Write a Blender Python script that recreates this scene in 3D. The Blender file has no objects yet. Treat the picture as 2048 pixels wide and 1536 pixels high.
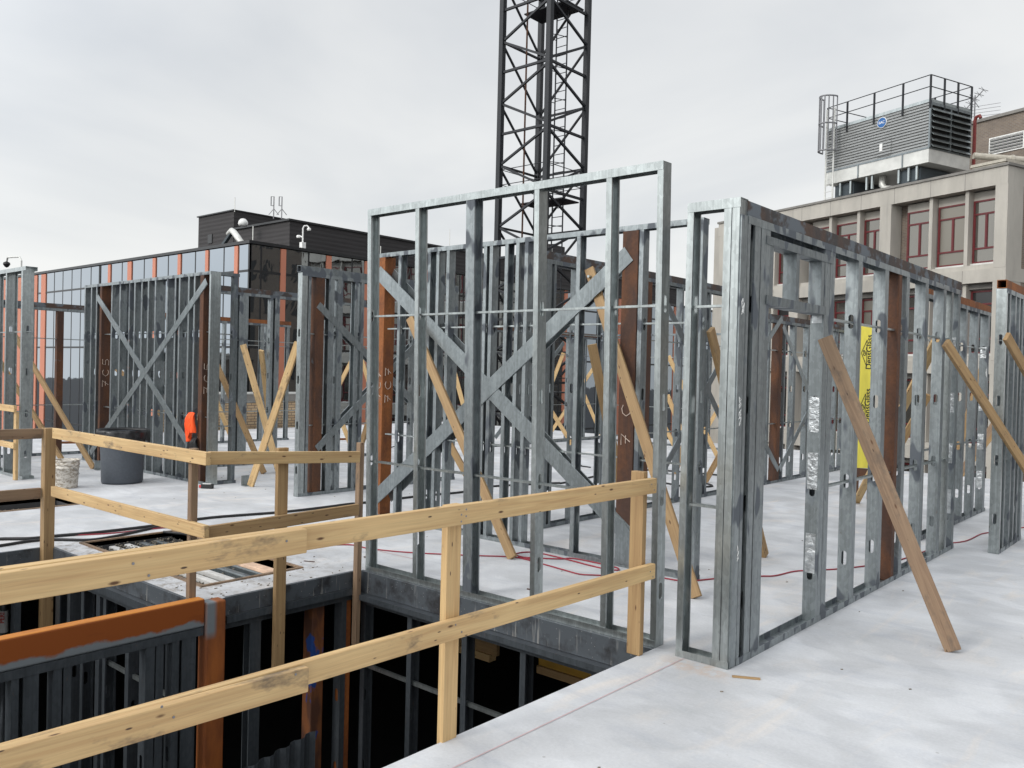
import bpy, math, random
from mathutils import Vector, Matrix, Quaternion
random.seed(7)
C = bpy.data.collections.new('scene'); bpy.context.scene.collection.children.link(C)
SC = bpy.context.scene
R = math.radians
# ------------------------------------------------------------------ camera
cam = bpy.data.cameras.new('camera'); camo = bpy.data.objects.new('camera', cam); C.objects.link(camo)
cam.sensor_width = 36; cam.lens = 29.68; cam.clip_end = 2000; cam.clip_start = 0.05
rgt = Vector((0.75556033, 0.65461418, 0.02467516)); up_ = Vector((-0.02766672, -0.00574602, 0.99960069)); fw = Vector((-0.65449456, 0.75594131, -0.01376956))
m = Matrix((rgt, up_, -fw)).transposed().to_4x4(); m.translation = (0, 0, 1.65); camo.matrix_world = m
SC.camera = camo
# ------------------------------------------------------------------ world
W = bpy.data.worlds.new('World'); SC.world = W; W.use_nodes = True
nt = W.node_tree; N = nt.nodes; L = nt.links; N.clear()
out = N.new('ShaderNodeOutputWorld'); bg = N.new('ShaderNodeBackground'); L.new(bg.outputs[0], out.inputs[0])
SUN_EL = 32; SUN_DIR = Vector((-0.25, -0.97, 0)).normalized()      # towards the sun
sky = N.new('ShaderNodeTexSky'); sky.sky_type = 'NISHITA'; sky.sun_disc = False
sky.sun_elevation = R(SUN_EL); sky.sun_rotation = math.atan2(SUN_DIR.x, SUN_DIR.y); sky.air_density = 1; sky.dust_density = 3
tc = N.new('ShaderNodeTexCoord'); mp = N.new('ShaderNodeMapping'); mp.inputs['Scale'].default_value = (1, 1, 2.6); L.new(tc.outputs['Generated'], mp.inputs[0])
no = N.new('ShaderNodeTexNoise'); no.inputs['Scale'].default_value = 1.5; no.inputs['Detail'].default_value = 5; no.inputs['Roughness'].default_value = .5; no.inputs['Distortion'].default_value = .5
L.new(mp.outputs[0], no.inputs[0])
cr = N.new('ShaderNodeValToRGB'); L.new(no.outputs[0], cr.inputs[0])
cr.color_ramp.elements[0].position = .34; cr.color_ramp.elements[0].color = (6.1, 6.35, 6.65, 1)
cr.color_ramp.elements[1].position = .62; cr.color_ramp.elements[1].color = (8.1, 8.15, 8.1, 1)
sx = N.new('ShaderNodeSeparateXYZ'); L.new(tc.outputs['Generated'], sx.inputs[0])
hr = N.new('ShaderNodeValToRGB'); L.new(sx.outputs[2], hr.inputs[0])     # overcast: a paler band low in the sky
hr.color_ramp.elements[0].position = 0.0; hr.color_ramp.elements[0].color = (1.09, 1.09, 1.07, 1)
hr.color_ramp.elements[1].position = .5; hr.color_ramp.elements[1].color = (.90, .91, .93, 1)
mm = N.new('ShaderNodeMix'); mm.data_type = 'RGBA'; mm.blend_type = 'MULTIPLY'; mm.inputs[0].default_value = 1
L.new(cr.outputs[0], mm.inputs[6]); L.new(hr.outputs[0], mm.inputs[7])
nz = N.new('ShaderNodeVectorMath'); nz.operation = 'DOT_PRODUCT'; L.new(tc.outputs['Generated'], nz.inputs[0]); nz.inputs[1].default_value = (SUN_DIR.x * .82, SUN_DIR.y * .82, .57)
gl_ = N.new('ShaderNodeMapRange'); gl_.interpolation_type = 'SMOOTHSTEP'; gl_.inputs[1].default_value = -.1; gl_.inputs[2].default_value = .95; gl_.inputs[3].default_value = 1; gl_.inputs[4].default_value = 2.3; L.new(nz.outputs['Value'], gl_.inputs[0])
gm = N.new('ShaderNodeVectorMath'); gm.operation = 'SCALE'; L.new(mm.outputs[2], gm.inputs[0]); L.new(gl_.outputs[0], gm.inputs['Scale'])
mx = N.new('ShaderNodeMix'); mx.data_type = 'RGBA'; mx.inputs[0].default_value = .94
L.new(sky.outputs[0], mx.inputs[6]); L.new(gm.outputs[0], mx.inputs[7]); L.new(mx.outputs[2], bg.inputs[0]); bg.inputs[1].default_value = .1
sun = bpy.data.lights.new('sun', 'SUN'); sun.energy = 1.2; sun.angle = R(16); sun.color = (1, .97, .92)
so = bpy.data.objects.new('sun', sun); C.objects.link(so)
d = Vector((SUN_DIR.x * math.cos(R(SUN_EL)), SUN_DIR.y * math.cos(R(SUN_EL)), math.sin(R(SUN_EL)))); so.rotation_euler = d.to_track_quat('Z', 'Y').to_euler()
SC.view_settings.view_transform = 'Standard'; SC.view_settings.look = 'None'; SC.view_settings.exposure = .16; SC.view_settings.gamma = 1
SC.cycles.max_bounces = 8; SC.cycles.use_denoising = True

# ------------------------------------------------------------------ materials
class M_:
    def __init__(s, name, color=(.5, .5, .5), rough=.6, metal=0, spec=.5):
        s.m = bpy.data.materials.new(name); s.m.use_nodes = True; s.t = s.m.node_tree; s.n = s.t.nodes; s.l = s.t.links
        s.b = s.n['Principled BSDF']; s.set(color, rough, metal); s.b.inputs['Specular IOR Level'].default_value = spec; s.col = None; s.ht = None
    def set(s, c, r, me): s.b.inputs['Base Color'].default_value = (*c, 1); s.b.inputs['Roughness'].default_value = r; s.b.inputs['Metallic'].default_value = me; s.c0 = c
    def N(s, t, **k):
        n = s.n.new('ShaderNode' + t)
        for a, b in k.items(): setattr(n, a, b)
        return n
    def coord(s, kind='Object', scale=(1, 1, 1), rnd=False):
        if kind == 'World': o = s.N('NewGeometry').outputs['Position']
        else: o = s.N('TexCoord').outputs[kind]
        mp = s.N('Mapping'); mp.inputs['Scale'].default_value = scale; s.l.new(o, mp.inputs[0])
        if rnd:
            oi = s.N('ObjectInfo'); mu = s.N('Math', operation='MULTIPLY'); mu.inputs[1].default_value = 37.; s.l.new(oi.outputs['Random'], mu.inputs[0])
            cb = s.N('CombineXYZ'); [s.l.new(mu.outputs[0], cb.inputs[i]) for i in range(3)]; s.l.new(cb.outputs[0], mp.inputs[1])
        return mp.outputs[0]
    def noise(s, co, scale=5, detail=4, rough=.55, dist=0):
        n = s.N('TexNoise'); n.inputs['Scale'].default_value = scale; n.inputs['Detail'].default_value = detail; n.inputs['Roughness'].default_value = rough; n.inputs['Distortion'].default_value = dist
        s.l.new(co, n.inputs['Vector']); return n.outputs[0]
    def voro(s, co, scale=5, feat='F1'):
        n = s.N('TexVoronoi'); n.feature = feat; n.inputs['Scale'].default_value = scale; s.l.new(co, n.inputs['Vector']); return n.outputs['Distance']
    def ramp(s, f, p0, p1, v0=0., v1=1.):
        n = s.N('MapRange'); n.inputs[1].default_value = p0; n.inputs[2].default_value = p1; n.inputs[3].default_value = v0; n.inputs[4].default_value = v1; s.l.new(f, n.inputs[0]); return n.outputs[0]
    def math(s, op, a, b=None):
        n = s.N('Math', operation=op)
        for i, v in enumerate((a, b)):
            if v is None: continue
            if isinstance(v, (int, float)): n.inputs[i].default_value = v
            else: s.l.new(v, n.inputs[i])
        return n.outputs[0]
    def mix(s, f, a, b, blend='MIX'):
        n = s.N('Mix'); n.data_type = 'RGBA'; n.blend_type = blend
        for i, v in ((0, f), (6, a), (7, b)):
            if isinstance(v, (int, float)): n.inputs[i].default_value = v
            elif isinstance(v, tuple): n.inputs[i].default_value = (*v, 1)
            else: s.l.new(v, n.inputs[i])
        return n.outputs[2]
    def over(s, f, c):           # lay colour c over what there is, by mask f
        s.col = s.mix(f, s.col if s.col is not None else s.c0, c); s.l.new(s.col, s.b.inputs['Base Color']); return s
    def tint(s, f, lo, hi):      # multiply by lo..hi
        n = s.ramp(f, .3, .7, lo, hi); cb = s.N('CombineColor'); [s.l.new(n, cb.inputs[i]) for i in range(3)]
        s.col = s.mix(1., s.col if s.col is not None else s.c0, cb.outputs[0], 'MULTIPLY'); s.l.new(s.col, s.b.inputs['Base Color']); return s
    def rough(s, f, lo, hi): s.l.new(s.ramp(f, .3, .7, lo, hi), s.b.inputs['Roughness']); return s
    def bump(s, f, st=.3, dist=.01):
        n = s.N('Bump'); n.inputs['Strength'].default_value = st; n.inputs['Distance'].default_value = dist; s.l.new(f, n.inputs['Height']); s.l.new(n.outputs[0], s.b.inputs['Normal']); return s
    def z(s):
        g = s.N('NewGeometry'); x = s.N('SeparateXYZ'); s.l.new(g.outputs['Position'], x.inputs[0]); return x.outputs

def galv(name, base=(.42, .45, .455), patch=True, metal=.62, dark=(.085, .097, .112)):
    a = M_(name, base, .31, metal); w = a.coord('World', (5, 5, .9)); n = a.noise(w, 2.2, 5, .6); a.tint(n, .80, 1.10)
    st = a.noise(a.coord('World', (60, 60, .6)), 1.2, 3); a.tint(st, .86, 1.1)
    vn = a.N('TexVoronoi'); vn.inputs['Scale'].default_value = 48; a.l.new(a.coord('World', (1, 1, .6)), vn.inputs['Vector']); sc_ = a.N('SeparateColor'); a.l.new(vn.outputs['Color'], sc_.inputs[0]); a.tint(sc_.outputs[0], .92, 1.07)
    a.over(a.ramp(a.noise(a.coord('World', (9, 9, 3)), 3.2, 4), .66, .78, 0, .3), tuple(min(1, c * 1.6) for c in base)); a.over(a.ramp(a.noise(a.coord('World', (14, 14, 5)), 2.6, 3), .70, .76, 0, .5), (.16, .10, .07))
    if patch:     # zinc primer sprayed around welds and bridging, in bands up the wall
        z = a.z()[2]; bands = None
        for zc, hw in ((.9, .2), (2.08, .22), (2.6, .17), (2.86, .14), (.05, .1)):
            d = a.math('ABSOLUTE', a.math('SUBTRACT', z, zc)); f = a.ramp(d, 0, hw, 1, 0)
            bands = f if bands is None else a.math('MAXIMUM', bands, f)
        n2 = a.noise(a.coord('World', (2.6, 2.6, 1.1)), 3.4, 1.5, .4)
        f = a.ramp(a.math('ADD', a.math('MULTIPLY', bands, .19), n2), .66, .72)
        a.over(f, dark); a.l.new(a.ramp(f, 0, 1, metal, .15), a.b.inputs['Metallic']); a.l.new(a.ramp(f, 0, 1, .40, .62), a.b.inputs['Roughness'])
    a.bump(n, .12, .01); return a.m
def rust(name, c1, c2, patch=.66):
    a = M_(name, c1, .75, .15); n = a.noise(a.coord('World', (3, 3, 1.1)), 1.6, 6, .65, .6); a.over(a.ramp(n, .42, .62), c2)
    a.tint(a.noise(a.coord('World'), 42, 4), .8, 1.12)
    n2 = a.noise(a.coord('World', (2, 2, 2.4)), 1.9, 4, .6)
    if patch: a.over(a.ramp(n2, patch, patch + .06), (.12, .135, .15))
    a.bump(a.noise(a.coord('World'), 90, 3), .3, .003); return a.m
def wood(name, c1, c2, knot=(.10, .045, .018), stain=.25, st0=.60):
    a = M_(name, c1, .68); co = a.coord('Object', (.55, 13, 13), True); n = a.noise(co, 2.4, 6, .6, .9); a.over(a.ramp(n, .38, .66), c2)
    a.tint(a.noise(a.coord('Object', (2.5, 90, 90), True), 1.5, 3), .9, 1.07)
    k = a.voro(a.coord('Object', (4.6, 14, 14), True), 1.25); a.over(a.ramp(k, .13, .06), knot)
    k2 = a.voro(a.coord('Object', (9, 30, 30), True), .8); a.over(a.ramp(k2, .10, .06), (.07, .04, .025))
    s = a.noise(a.coord('Object', (2.2, 5, 5), True), 1.3, 5, .7); a.over(a.math('MULTIPLY', a.ramp(s, st0, st0 + .14), stain), (.09, .07, .055)); sp_ = a.noise(a.coord('Object', (1.3, 32, 32), True), 1.6, 4, .6, .4); a.over(a.ramp(sp_, .70, .74, 0, .85 if st0 < .6 else .35), (.05, .03, .02)); a.tint(a.noise(a.coord('Object', (1.1, 1.1, 1.1), True), 1.2, 3), .88, 1.08)
    a.bump(n, .25, .004); return a.m
MT = {}
def simple(name, c, r=.6, me=0, var=.15, sc=8, bump=0, spec=.5):
    a = M_(name, c, r, me, spec); n = a.noise(a.coord('World'), sc, 5); a.tint(n, 1 - var, 1 + var)
    if bump: a.bump(n, bump, .01)
    MT[name] = a.m; return a.m
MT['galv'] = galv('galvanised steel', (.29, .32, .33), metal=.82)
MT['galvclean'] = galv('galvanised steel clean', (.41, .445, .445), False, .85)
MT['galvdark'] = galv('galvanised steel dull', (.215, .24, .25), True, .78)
MT['galvshaded'] = galv('galvanised steel shaded below deck', (.07, .08, .09), False, .3)  # darkened copy of the steel, the shaft's shade put into its colour
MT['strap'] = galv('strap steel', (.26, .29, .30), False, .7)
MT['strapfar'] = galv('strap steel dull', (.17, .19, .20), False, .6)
MT['rust'] = rust('weathered steel dark', (.062, .030, .020), (.115, .045, .018))
MT['rustlight'] = rust('weathered steel brown', (.26, .09, .024), (.15, .052, .02))
MT['orange'] = rust('fresh rust orange', (.33, .10, .022), (.22, .065, .016), False)
MT['rusttop'] = rust('header steel mill scale', (.085, .052, .038), (.050, .047, .047), .49)
MT['wood'] = wood('pine lumber', (.60, .42, .205), (.48, .305, .14), stain=.8, st0=.585)
MT['wood2'] = wood('pine lumber tan', (.36, .235, .11), (.27, .165, .075), stain=.5, st0=.59)
MT['woodold'] = wood('weathered lumber brown', (.28, .19, .118), (.19, .12, .074), stain=.8, st0=.54)
# deck concrete
a = M_('deck concrete', (.55, .56, .575), .78, 0, .35)
n = a.noise(a.coord('World', (1, 1.6, 1)), .8, 8, .62, .4); a.tint(n, .74, 1.13)
n3 = a.noise(a.coord('World', (2.2, .7, 1)), 1.6, 5, .6, 1.); a.over(a.ramp(n3, .54, .74, 0, .6), (.66, .60, .54))
n4 = a.noise(a.coord('World', (.7, 2.4, 1)), 2.1, 6, .65, .6); a.over(a.ramp(n4, .52, .72, 0, .6), (.40, .42, .46))
a.over(a.ramp(a.voro(a.coord('World'), 5.5), .050, .03, 0, .45), (.2, .18, .17))
x = a.z(); inb = a.math('MULTIPLY', a.math('MULTIPLY', a.ramp(x[0], -8.2, -7.9), a.ramp(x[0], -5.1, -5.9)), a.math('MULTIPLY', a.ramp(x[1], 2.9, 3.05), a.ramp(x[1], 4.9, 3.7)))
n5 = a.noise(a.coord('World'), 11, 5, .75); a.over(a.math('MULTIPLY', inb, a.ramp(n5, .48, .62, 0, .75)), (.20, .165, .13))
tr_ = a.noise(a.coord('World', (1.2, 9, 1)), 2.2, 6, .7, 2.2); a.over(a.ramp(tr_, .60, .72, 0, .35), (.66, .67, .68)); fg = a.noise(a.coord('World'), 60, 4, .7); a.tint(fg, .93, 1.05)
x = a.z(); cm_ = a.math('MULTIPLY', a.ramp(a.math('ABSOLUTE', a.math('ADD', x[0], 2.28)), .28, .1), a.ramp(a.math('ABSOLUTE', a.math('SUBTRACT', x[1], 4.32)), .14, .04)); a.over(a.math('MULTIPLY', cm_, a.ramp(a.noise(a.coord('World'), 9, 5, .7), .42, .6, 0, .7)), (.50, .36, .26))
sf = a.noise(a.coord('World', (1, 1, 1)), 5.5, 7, .8, 1.5); a.over(a.ramp(sf, .635, .70, 0, .5), (.33, .32, .31)); cw_ = a.N('TexWave'); cw_.inputs['Scale'].default_value = .9; cw_.inputs['Distortion'].default_value = 14; cw_.inputs['Detail'].default_value = 5; a.l.new(a.coord('World', (.5, 1, 1)), cw_.inputs['Vector']); a.tint(cw_.outputs[1], .95, 1.04)
a.bump(n4, .1, .01); MT['deck'] = a.m
a = M_('slab edge steel', (.085, .097, .11), .5, .35); n = a.noise(a.coord('World', (2.5, 2.5, 2.5)), 2.2, 6, .65); a.over(a.ramp(n, .5, .66), (.035, .035, .038))
dr = a.noise(a.coord('World', (28, 28, 2.2)), 1.3, 3); a.over(a.ramp(dr, .62, .72, 0, .6), (.4, .39, .37)); a.over(a.ramp(a.voro(a.coord('World'), 30), .13, .06, 0, .5), (.45, .44, .42)); MT['edge'] = a.m
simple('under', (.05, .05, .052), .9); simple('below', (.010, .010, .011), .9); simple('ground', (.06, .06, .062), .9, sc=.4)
simple('crane', (.012, .014, .018), .5, .2); simple('black', (.012, .012, .013), .55); simple('bag', (.012, .012, .014), .32, bump=.5, sc=14)
simple('can', (.065, .075, .09), .6, sc=30, var=.1); simple('hivis', (.95, .10, .015), .75, bump=.4, sc=9); simple('redcord', (.28, .018, .035), .5); simple('white', (.75, .75, .73), .5)
simple('chalk', (.62, .50, .42), .9); simple('bluetint', (.02, .12, .35), .6); simple('redtip', (.5, .02, .02), .4); simple('yellowply', (.42, .24, .035), .6, sc=3); simple('dust', (.55, .54, .52), .8); simple('debris', (.20, .175, .14), .9, sc=22, var=.5)
simple('pinkline', (.55, .36, .36), .9); simple('foil', (.55, .575, .59), .32, .9, bump=1., sc=26, var=.3); simple('terra', (.56, .215, .135), .6, sc=.6, var=.06)
simple('blackframe', (.015, .016, .018), .4); simple('redframe', (.12, .014, .017), .45); simple('lightmetal', (.60, .60, .57), .45, .3, sc=1.5); simple('antenna', (.22, .22, .23), .5, .4)
simple('coping', (.20, .19, .175), .8, sc=3); simple('redpipe', (.22, .03, .025), .5); simple('beige', (.42, .39, .33), .6); simple('pinkpad', (.60, .42, .30), .8, sc=12, var=.25); simple('darksteel', (.05, .065, .075), .5, .2)
a = M_('bucket plastic', (.62, .58, .52), .6); a.over(a.ramp(a.noise(a.coord('Object', (9, 9, 16)), 2.2, 6, .75), .47, .56), (.30, .255, .20)); a.over(a.ramp(a.voro(a.coord('Object', (1, 1, 1)), 16), .16, .10), (.19, .16, .13)); MT['bucket'] = a.m
a = M_('facade concrete', (.44, .415, .37), .85); n = a.noise(a.coord('World', (1, 1, .35)), .9, 7, .65); a.tint(n, .80, 1.12); a.over(a.ramp(a.noise(a.coord('World', (3, 3, .3)), 1.5, 5), .56, .75, 0, .45), (.27, .26, .24)); MT['conc'] = a.m
def brick(name, c1, c2, mortar, kind='Object', sc=1., rot=0):
    a = M_(name, c1, .85); mp = a.coord(kind); b = a.N('TexBrick'); b.inputs['Scale'].default_value = sc; b.inputs['Color1'].default_value = (*c1, 1); b.inputs['Color2'].default_value = (*c2, 1); b.inputs['Mortar'].default_value = (*mortar, 1)
    b.inputs['Brick Width'].default_value = .21; b.inputs['Row Height'].default_value = .072; b.inputs['Mortar Size'].default_value = .009
    s = a.N('SeparateXYZ'); a.l.new(mp, s.inputs[0]); cb = a.N('CombineXYZ'); a.l.new(a.math('ADD', s.outputs[0], s.outputs[1]), cb.inputs[0]); a.l.new(s.outputs[2], cb.inputs[1]); a.l.new(cb.outputs[0], b.inputs[0])
    a.col = b.outputs[0]; a.l.new(a.col, a.b.inputs['Base Color']); a.tint(a.noise(a.coord('World'), 2.5, 4), .85, 1.12); MT[name] = a.m
brick('brickbuff', (.50, .38, .24), (.42, .29, .17), (.16, .12, .09)); brick('brickgrey', (.20, .155, .115), (.155, .12, .095), (.22, .20, .18))
def corr(name, c, me, per, r=.5, axis=2, st=1.):
    a = M_(name, c, r, me); z = a.z()[axis]; s = a.math('SINE', a.math('MULTIPLY', z, 6.283 / per)); a.tint(a.noise(a.coord('World', (.6, .6, 6)), 1.2, 4), .85, 1.12); a.bump(s, st, per * .25); MT[name] = a.m
corr('cladding', (.036, .033, .034), .0, .2, .8, 2, .12); corr('towercasing', (.36, .37, .365), .55, .13, .5)
def glass(name, tint, r, wav, sc, me=1.):
    a = M_(name, tint, r, me); n = a.noise(a.coord('World', (1, 1, .5)), sc, 3, .5, .8); a.bump(n, wav, .05); MT[name] = a.m
glass('facadeglass', (.315, .345, .375), .02, .12, .7); glass('bglass', (.20, .19, .17), .08, .03, .6, .75); glass('bglassdark', (.05, .05, .05), .15, .03, .6, .5)
a = M_('sheathing yellow', (.72, .62, .08), .6); a.tint(a.noise(a.coord('World', (3, 3, .7)), 3, 5), .85, 1.08); MT['yellow'] = a.m
glass('bglassblind', (.22, .205, .175), .35, .03, .6, .6)

# ------------------------------------------------------------------ mesh helpers
class MB:
    def __init__(s): s.v = []; s.f = []
    def add(s, vs, fs): o = len(s.v); s.v += [tuple(v) for v in vs]; s.f += [tuple(i + o for i in f) for f in fs]; return s
    def box(s, x0, y0, z0, x1, y1, z1):
        if x0 > x1: x0, x1 = x1, x0
        if y0 > y1: y0, y1 = y1, y0
        if z0 > z1: z0, z1 = z1, z0
        return s.add([(x0, y0, z0), (x1, y0, z0), (x1, y1, z0), (x0, y1, z0), (x0, y0, z1), (x1, y0, z1), (x1, y1, z1), (x0, y1, z1)],
                     [(0, 3, 2, 1), (4, 5, 6, 7), (0, 1, 5, 4), (1, 2, 6, 5), (2, 3, 7, 6), (3, 0, 4, 7)])
    def bar(s, p, q, w, h, nrm=(0, 0, 1), bev=0):      # p->q ; w along nrm x dir, h along nrm
        p = Vector(p); q = Vector(q); d = (q - p).normalized(); n = Vector(nrm); n = (n - d * n.dot(d)); n = n.normalized() if n.length > 1e-5 else d.orthogonal().normalized(); u = d.cross(n)
        vs = []
        for c in (p, q):
            for a, b in ((-1, -1), (1, -1), (1, 1), (-1, 1)): vs.append(c + u * (a * w / 2) + n * (b * h / 2))
        return s.add(vs, [(0, 1, 2, 3), (7, 6, 5, 4), (0, 4, 5, 1), (1, 5, 6, 2), (2, 6, 7, 3), (3, 7, 4, 0)])
    def tube(s, pts, r, n=8, cap=True):
        pts = [Vector(p) for p in pts]; rings = []; prev = None
        for i, p in enumerate(pts):
            d = ((pts[i + 1] if i < len(pts) - 1 else p) - (pts[i - 1] if i else p)).normalized()
            u = d.orthogonal().normalized() if prev is None else (prev - d * prev.dot(d)).normalized(); prev = u; w = d.cross(u)
            rr = r[i] if isinstance(r, (list, tuple)) else r
            rings.append([p + (u * math.cos(2 * math.pi * k / n) + w * math.sin(2 * math.pi * k / n)) * rr for k in range(n)])
        vs = [v for g in rings for v in g]; fs = []
        for i in range(len(pts) - 1):
            for k in range(n): fs.append((i * n + k, i * n + (k + 1) % n, (i + 1) * n + (k + 1) % n, (i + 1) * n + k))
        if cap: fs += [tuple(range(n - 1, -1, -1)), tuple((len(pts) - 1) * n + k for k in range(n))]
        return s.add(vs, fs)
    def lathe(s, prof, n=32, c=(0, 0)):
        vs = [(c[0] + r * math.cos(2 * math.pi * k / n), c[1] + r * math.sin(2 * math.pi * k / n), z) for r, z in prof for k in range(n)]
        return s.add(vs, [(i * n + k, i * n + (k + 1) % n, (i + 1) * n + (k + 1) % n, (i + 1) * n + k) for i in range(len(prof) - 1) for k in range(n)])
    def mesh(s, name, mat, smooth=False):
        me = bpy.data.meshes.new(name); me.from_pydata(s.v, [], s.f)
        me.materials.append(MT[mat] if isinstance(mat, str) else mat)
        if smooth: me.polygons.foreach_set('use_smooth', [True] * len(me.polygons))
        me.update(); return me
    def build(s, name, mat, parent=None, loc=(0, 0, 0), rot=None, smooth=False, bevel=0):
        return put(name, s.mesh(name, mat, smooth), parent, loc, rot, bevel)
def put(name, me, parent=None, loc=(0, 0, 0), rot=None, bevel=0):
    o = bpy.data.objects.new(name, me); C.objects.link(o); o.location = loc
    if rot is not None: o.rotation_euler = rot
    if parent: o.parent = parent
    if bevel:
        b = o.modifiers.new('bevel', 'BEVEL'); b.width = bevel; b.segments = 2; b.limit_method = 'ANGLE'
    return o
def tag(o, label, cat, group=None):
    o['label'] = label; o['category'] = cat
    if group: o['group'] = group
    return o
def empty(name, label, cat, loc=(0, 0, 0), rot=(0, 0, 0), group=None):
    o = bpy.data.objects.new(name, None); C.objects.link(o); o.location = loc; o.rotation_euler = rot; o.empty_display_size = .2; return tag(o, label, cat, group)
def struct(o): o['kind'] = 'structure'; return o
def textmesh(s, size, mat, name='lettering', parent=None, mtx=None, depth=.002, bold=0):
    cu = bpy.data.curves.new(name, 'FONT'); cu.body = s; cu.size = size; cu.extrude = depth; cu.offset = bold; cu.align_x = 'CENTER'; cu.align_y = 'CENTER'
    t = bpy.data.objects.new('tmp', cu); C.objects.link(t); bpy.context.view_layer.update()
    me = bpy.data.meshes.new_from_object(t.evaluated_get(bpy.context.evaluated_depsgraph_get())); bpy.data.objects.remove(t)
    me.name = name; me.materials.clear(); me.materials.append(MT[mat]); o = put(name, me, parent)
    if mtx is not None: o.matrix_local = mtx
    return o

# ------------------------------------------------------------------ setting: ground, deck, lower floor
struct(MB().add([(-900, -900, -15), (900, -900, -15), (900, 900, -15), (-900, 900, -15)], [(0, 1, 2, 3)]).build('ground', 'ground'))
def grid_slab(name, xs, ys, hole, zt, zb, mat, side):
    t = MB(); s = MB(); nx = len(xs) - 1; ny = len(ys) - 1
    sol = lambda i, j: 0 <= i < nx and 0 <= j < ny and not hole((xs[i] + xs[i + 1]) / 2, (ys[j] + ys[j + 1]) / 2)
    for i in range(nx):
        for j in range(ny):
            if not sol(i, j): continue
            a, b, c, d = xs[i], xs[i + 1], ys[j], ys[j + 1]
            t.add([(a, c, zt), (b, c, zt), (b, d, zt), (a, d, zt)], [(0, 1, 2, 3)]); s.add([(a, c, zb), (b, c, zb), (b, d, zb), (a, d, zb)], [(3, 2, 1, 0)])
            for di, dj, p, q in ((-1, 0, (a, d), (a, c)), (1, 0, (b, c), (b, d)), (0, -1, (a, c), (b, c)), (0, 1, (b, d), (a, d))):
                if not sol(i + di, j + dj): s.add([(*p, zb), (*q, zb), (*q, zt), (*p, zt)], [(0, 1, 2, 3)])
    o = struct(t.build(name, mat)); e = s.build('deck_edge', side, o); return o
def isopen(x, y): return (-7.98 < x < -5.42 and -1.6 < y < 3.02) or (-5.42 < x < -2.65 and -1.6 < y < 4.45)
def ishole(x, y):
    return isopen(x, y) or (-7.92 < x < -5.82 and 3.26 < y < 4.1) or (-10.85 < x < -10.15 and 2.6 < y < 4.13) or (x > -5.5 and y > 16.6)
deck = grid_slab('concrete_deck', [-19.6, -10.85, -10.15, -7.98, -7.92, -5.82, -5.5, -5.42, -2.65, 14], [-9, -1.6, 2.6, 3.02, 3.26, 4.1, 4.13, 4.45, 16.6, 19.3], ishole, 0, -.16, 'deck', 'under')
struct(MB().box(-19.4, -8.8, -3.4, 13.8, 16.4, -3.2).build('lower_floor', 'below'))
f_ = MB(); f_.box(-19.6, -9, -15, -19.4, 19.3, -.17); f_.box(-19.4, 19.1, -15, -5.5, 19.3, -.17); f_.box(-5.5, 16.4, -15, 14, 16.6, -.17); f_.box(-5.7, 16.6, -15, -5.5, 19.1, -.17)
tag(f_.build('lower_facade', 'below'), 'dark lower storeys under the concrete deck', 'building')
# slab edge angles round the opening
def edge(name, label, boxes, tr):
    t = empty(name, label, 'edge beam', (0, 0, 0)); b = MB(); [b.box(*q) for q in boxes]; b.build('angle', 'edge', t)
    b = MB(); [b.box(*q) for q in tr]; b.build('ledger_track', 'galvshaded', t)
edge('slab_edge_beam', 'dark paint-smeared steel edge of the deck under the tall middle stud panel', [(-5.42, 4.415, -.17, -2.653, 4.447, .0)], [(-5.42, 4.35, -.215, -2.653, 4.447, -.173)])
edge('slab_edge_beam', 'grey steel slab edge streaked with cement between the orange beam and the tall panel', [(-5.45, 3.21, -.125, -5.417, 4.41, .001)], [(-5.47, 3.21, -.18, -5.395, 4.41, -.128)])
edge('slab_edge_beam', 'blue-grey pitted slab edge behind the orange beam on the left', [(-7.975, 2.99, -.125, -5.46, 3.018, .001)], [(-7.975, 2.94, -.19, -5.53, 3.015, -.128)])
edge('slab_edge_beam', 'plain grey slab edge at the far left under the brown rail', [(-8.01, -1.55, -.13, -7.977, 2.985, .001)], [(-8.02, -1.55, -.2, -7.95, 2.935, -.133)])
edge('slab_edge_beam', 'pale slab edge under the front rail posts along the near deck', [(-2.653, -1.5, -.165, -2.63, 4.41, -.002)], [(-2.66, -1.5, -.21, -2.6, 4.41, -.168)])

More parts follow.
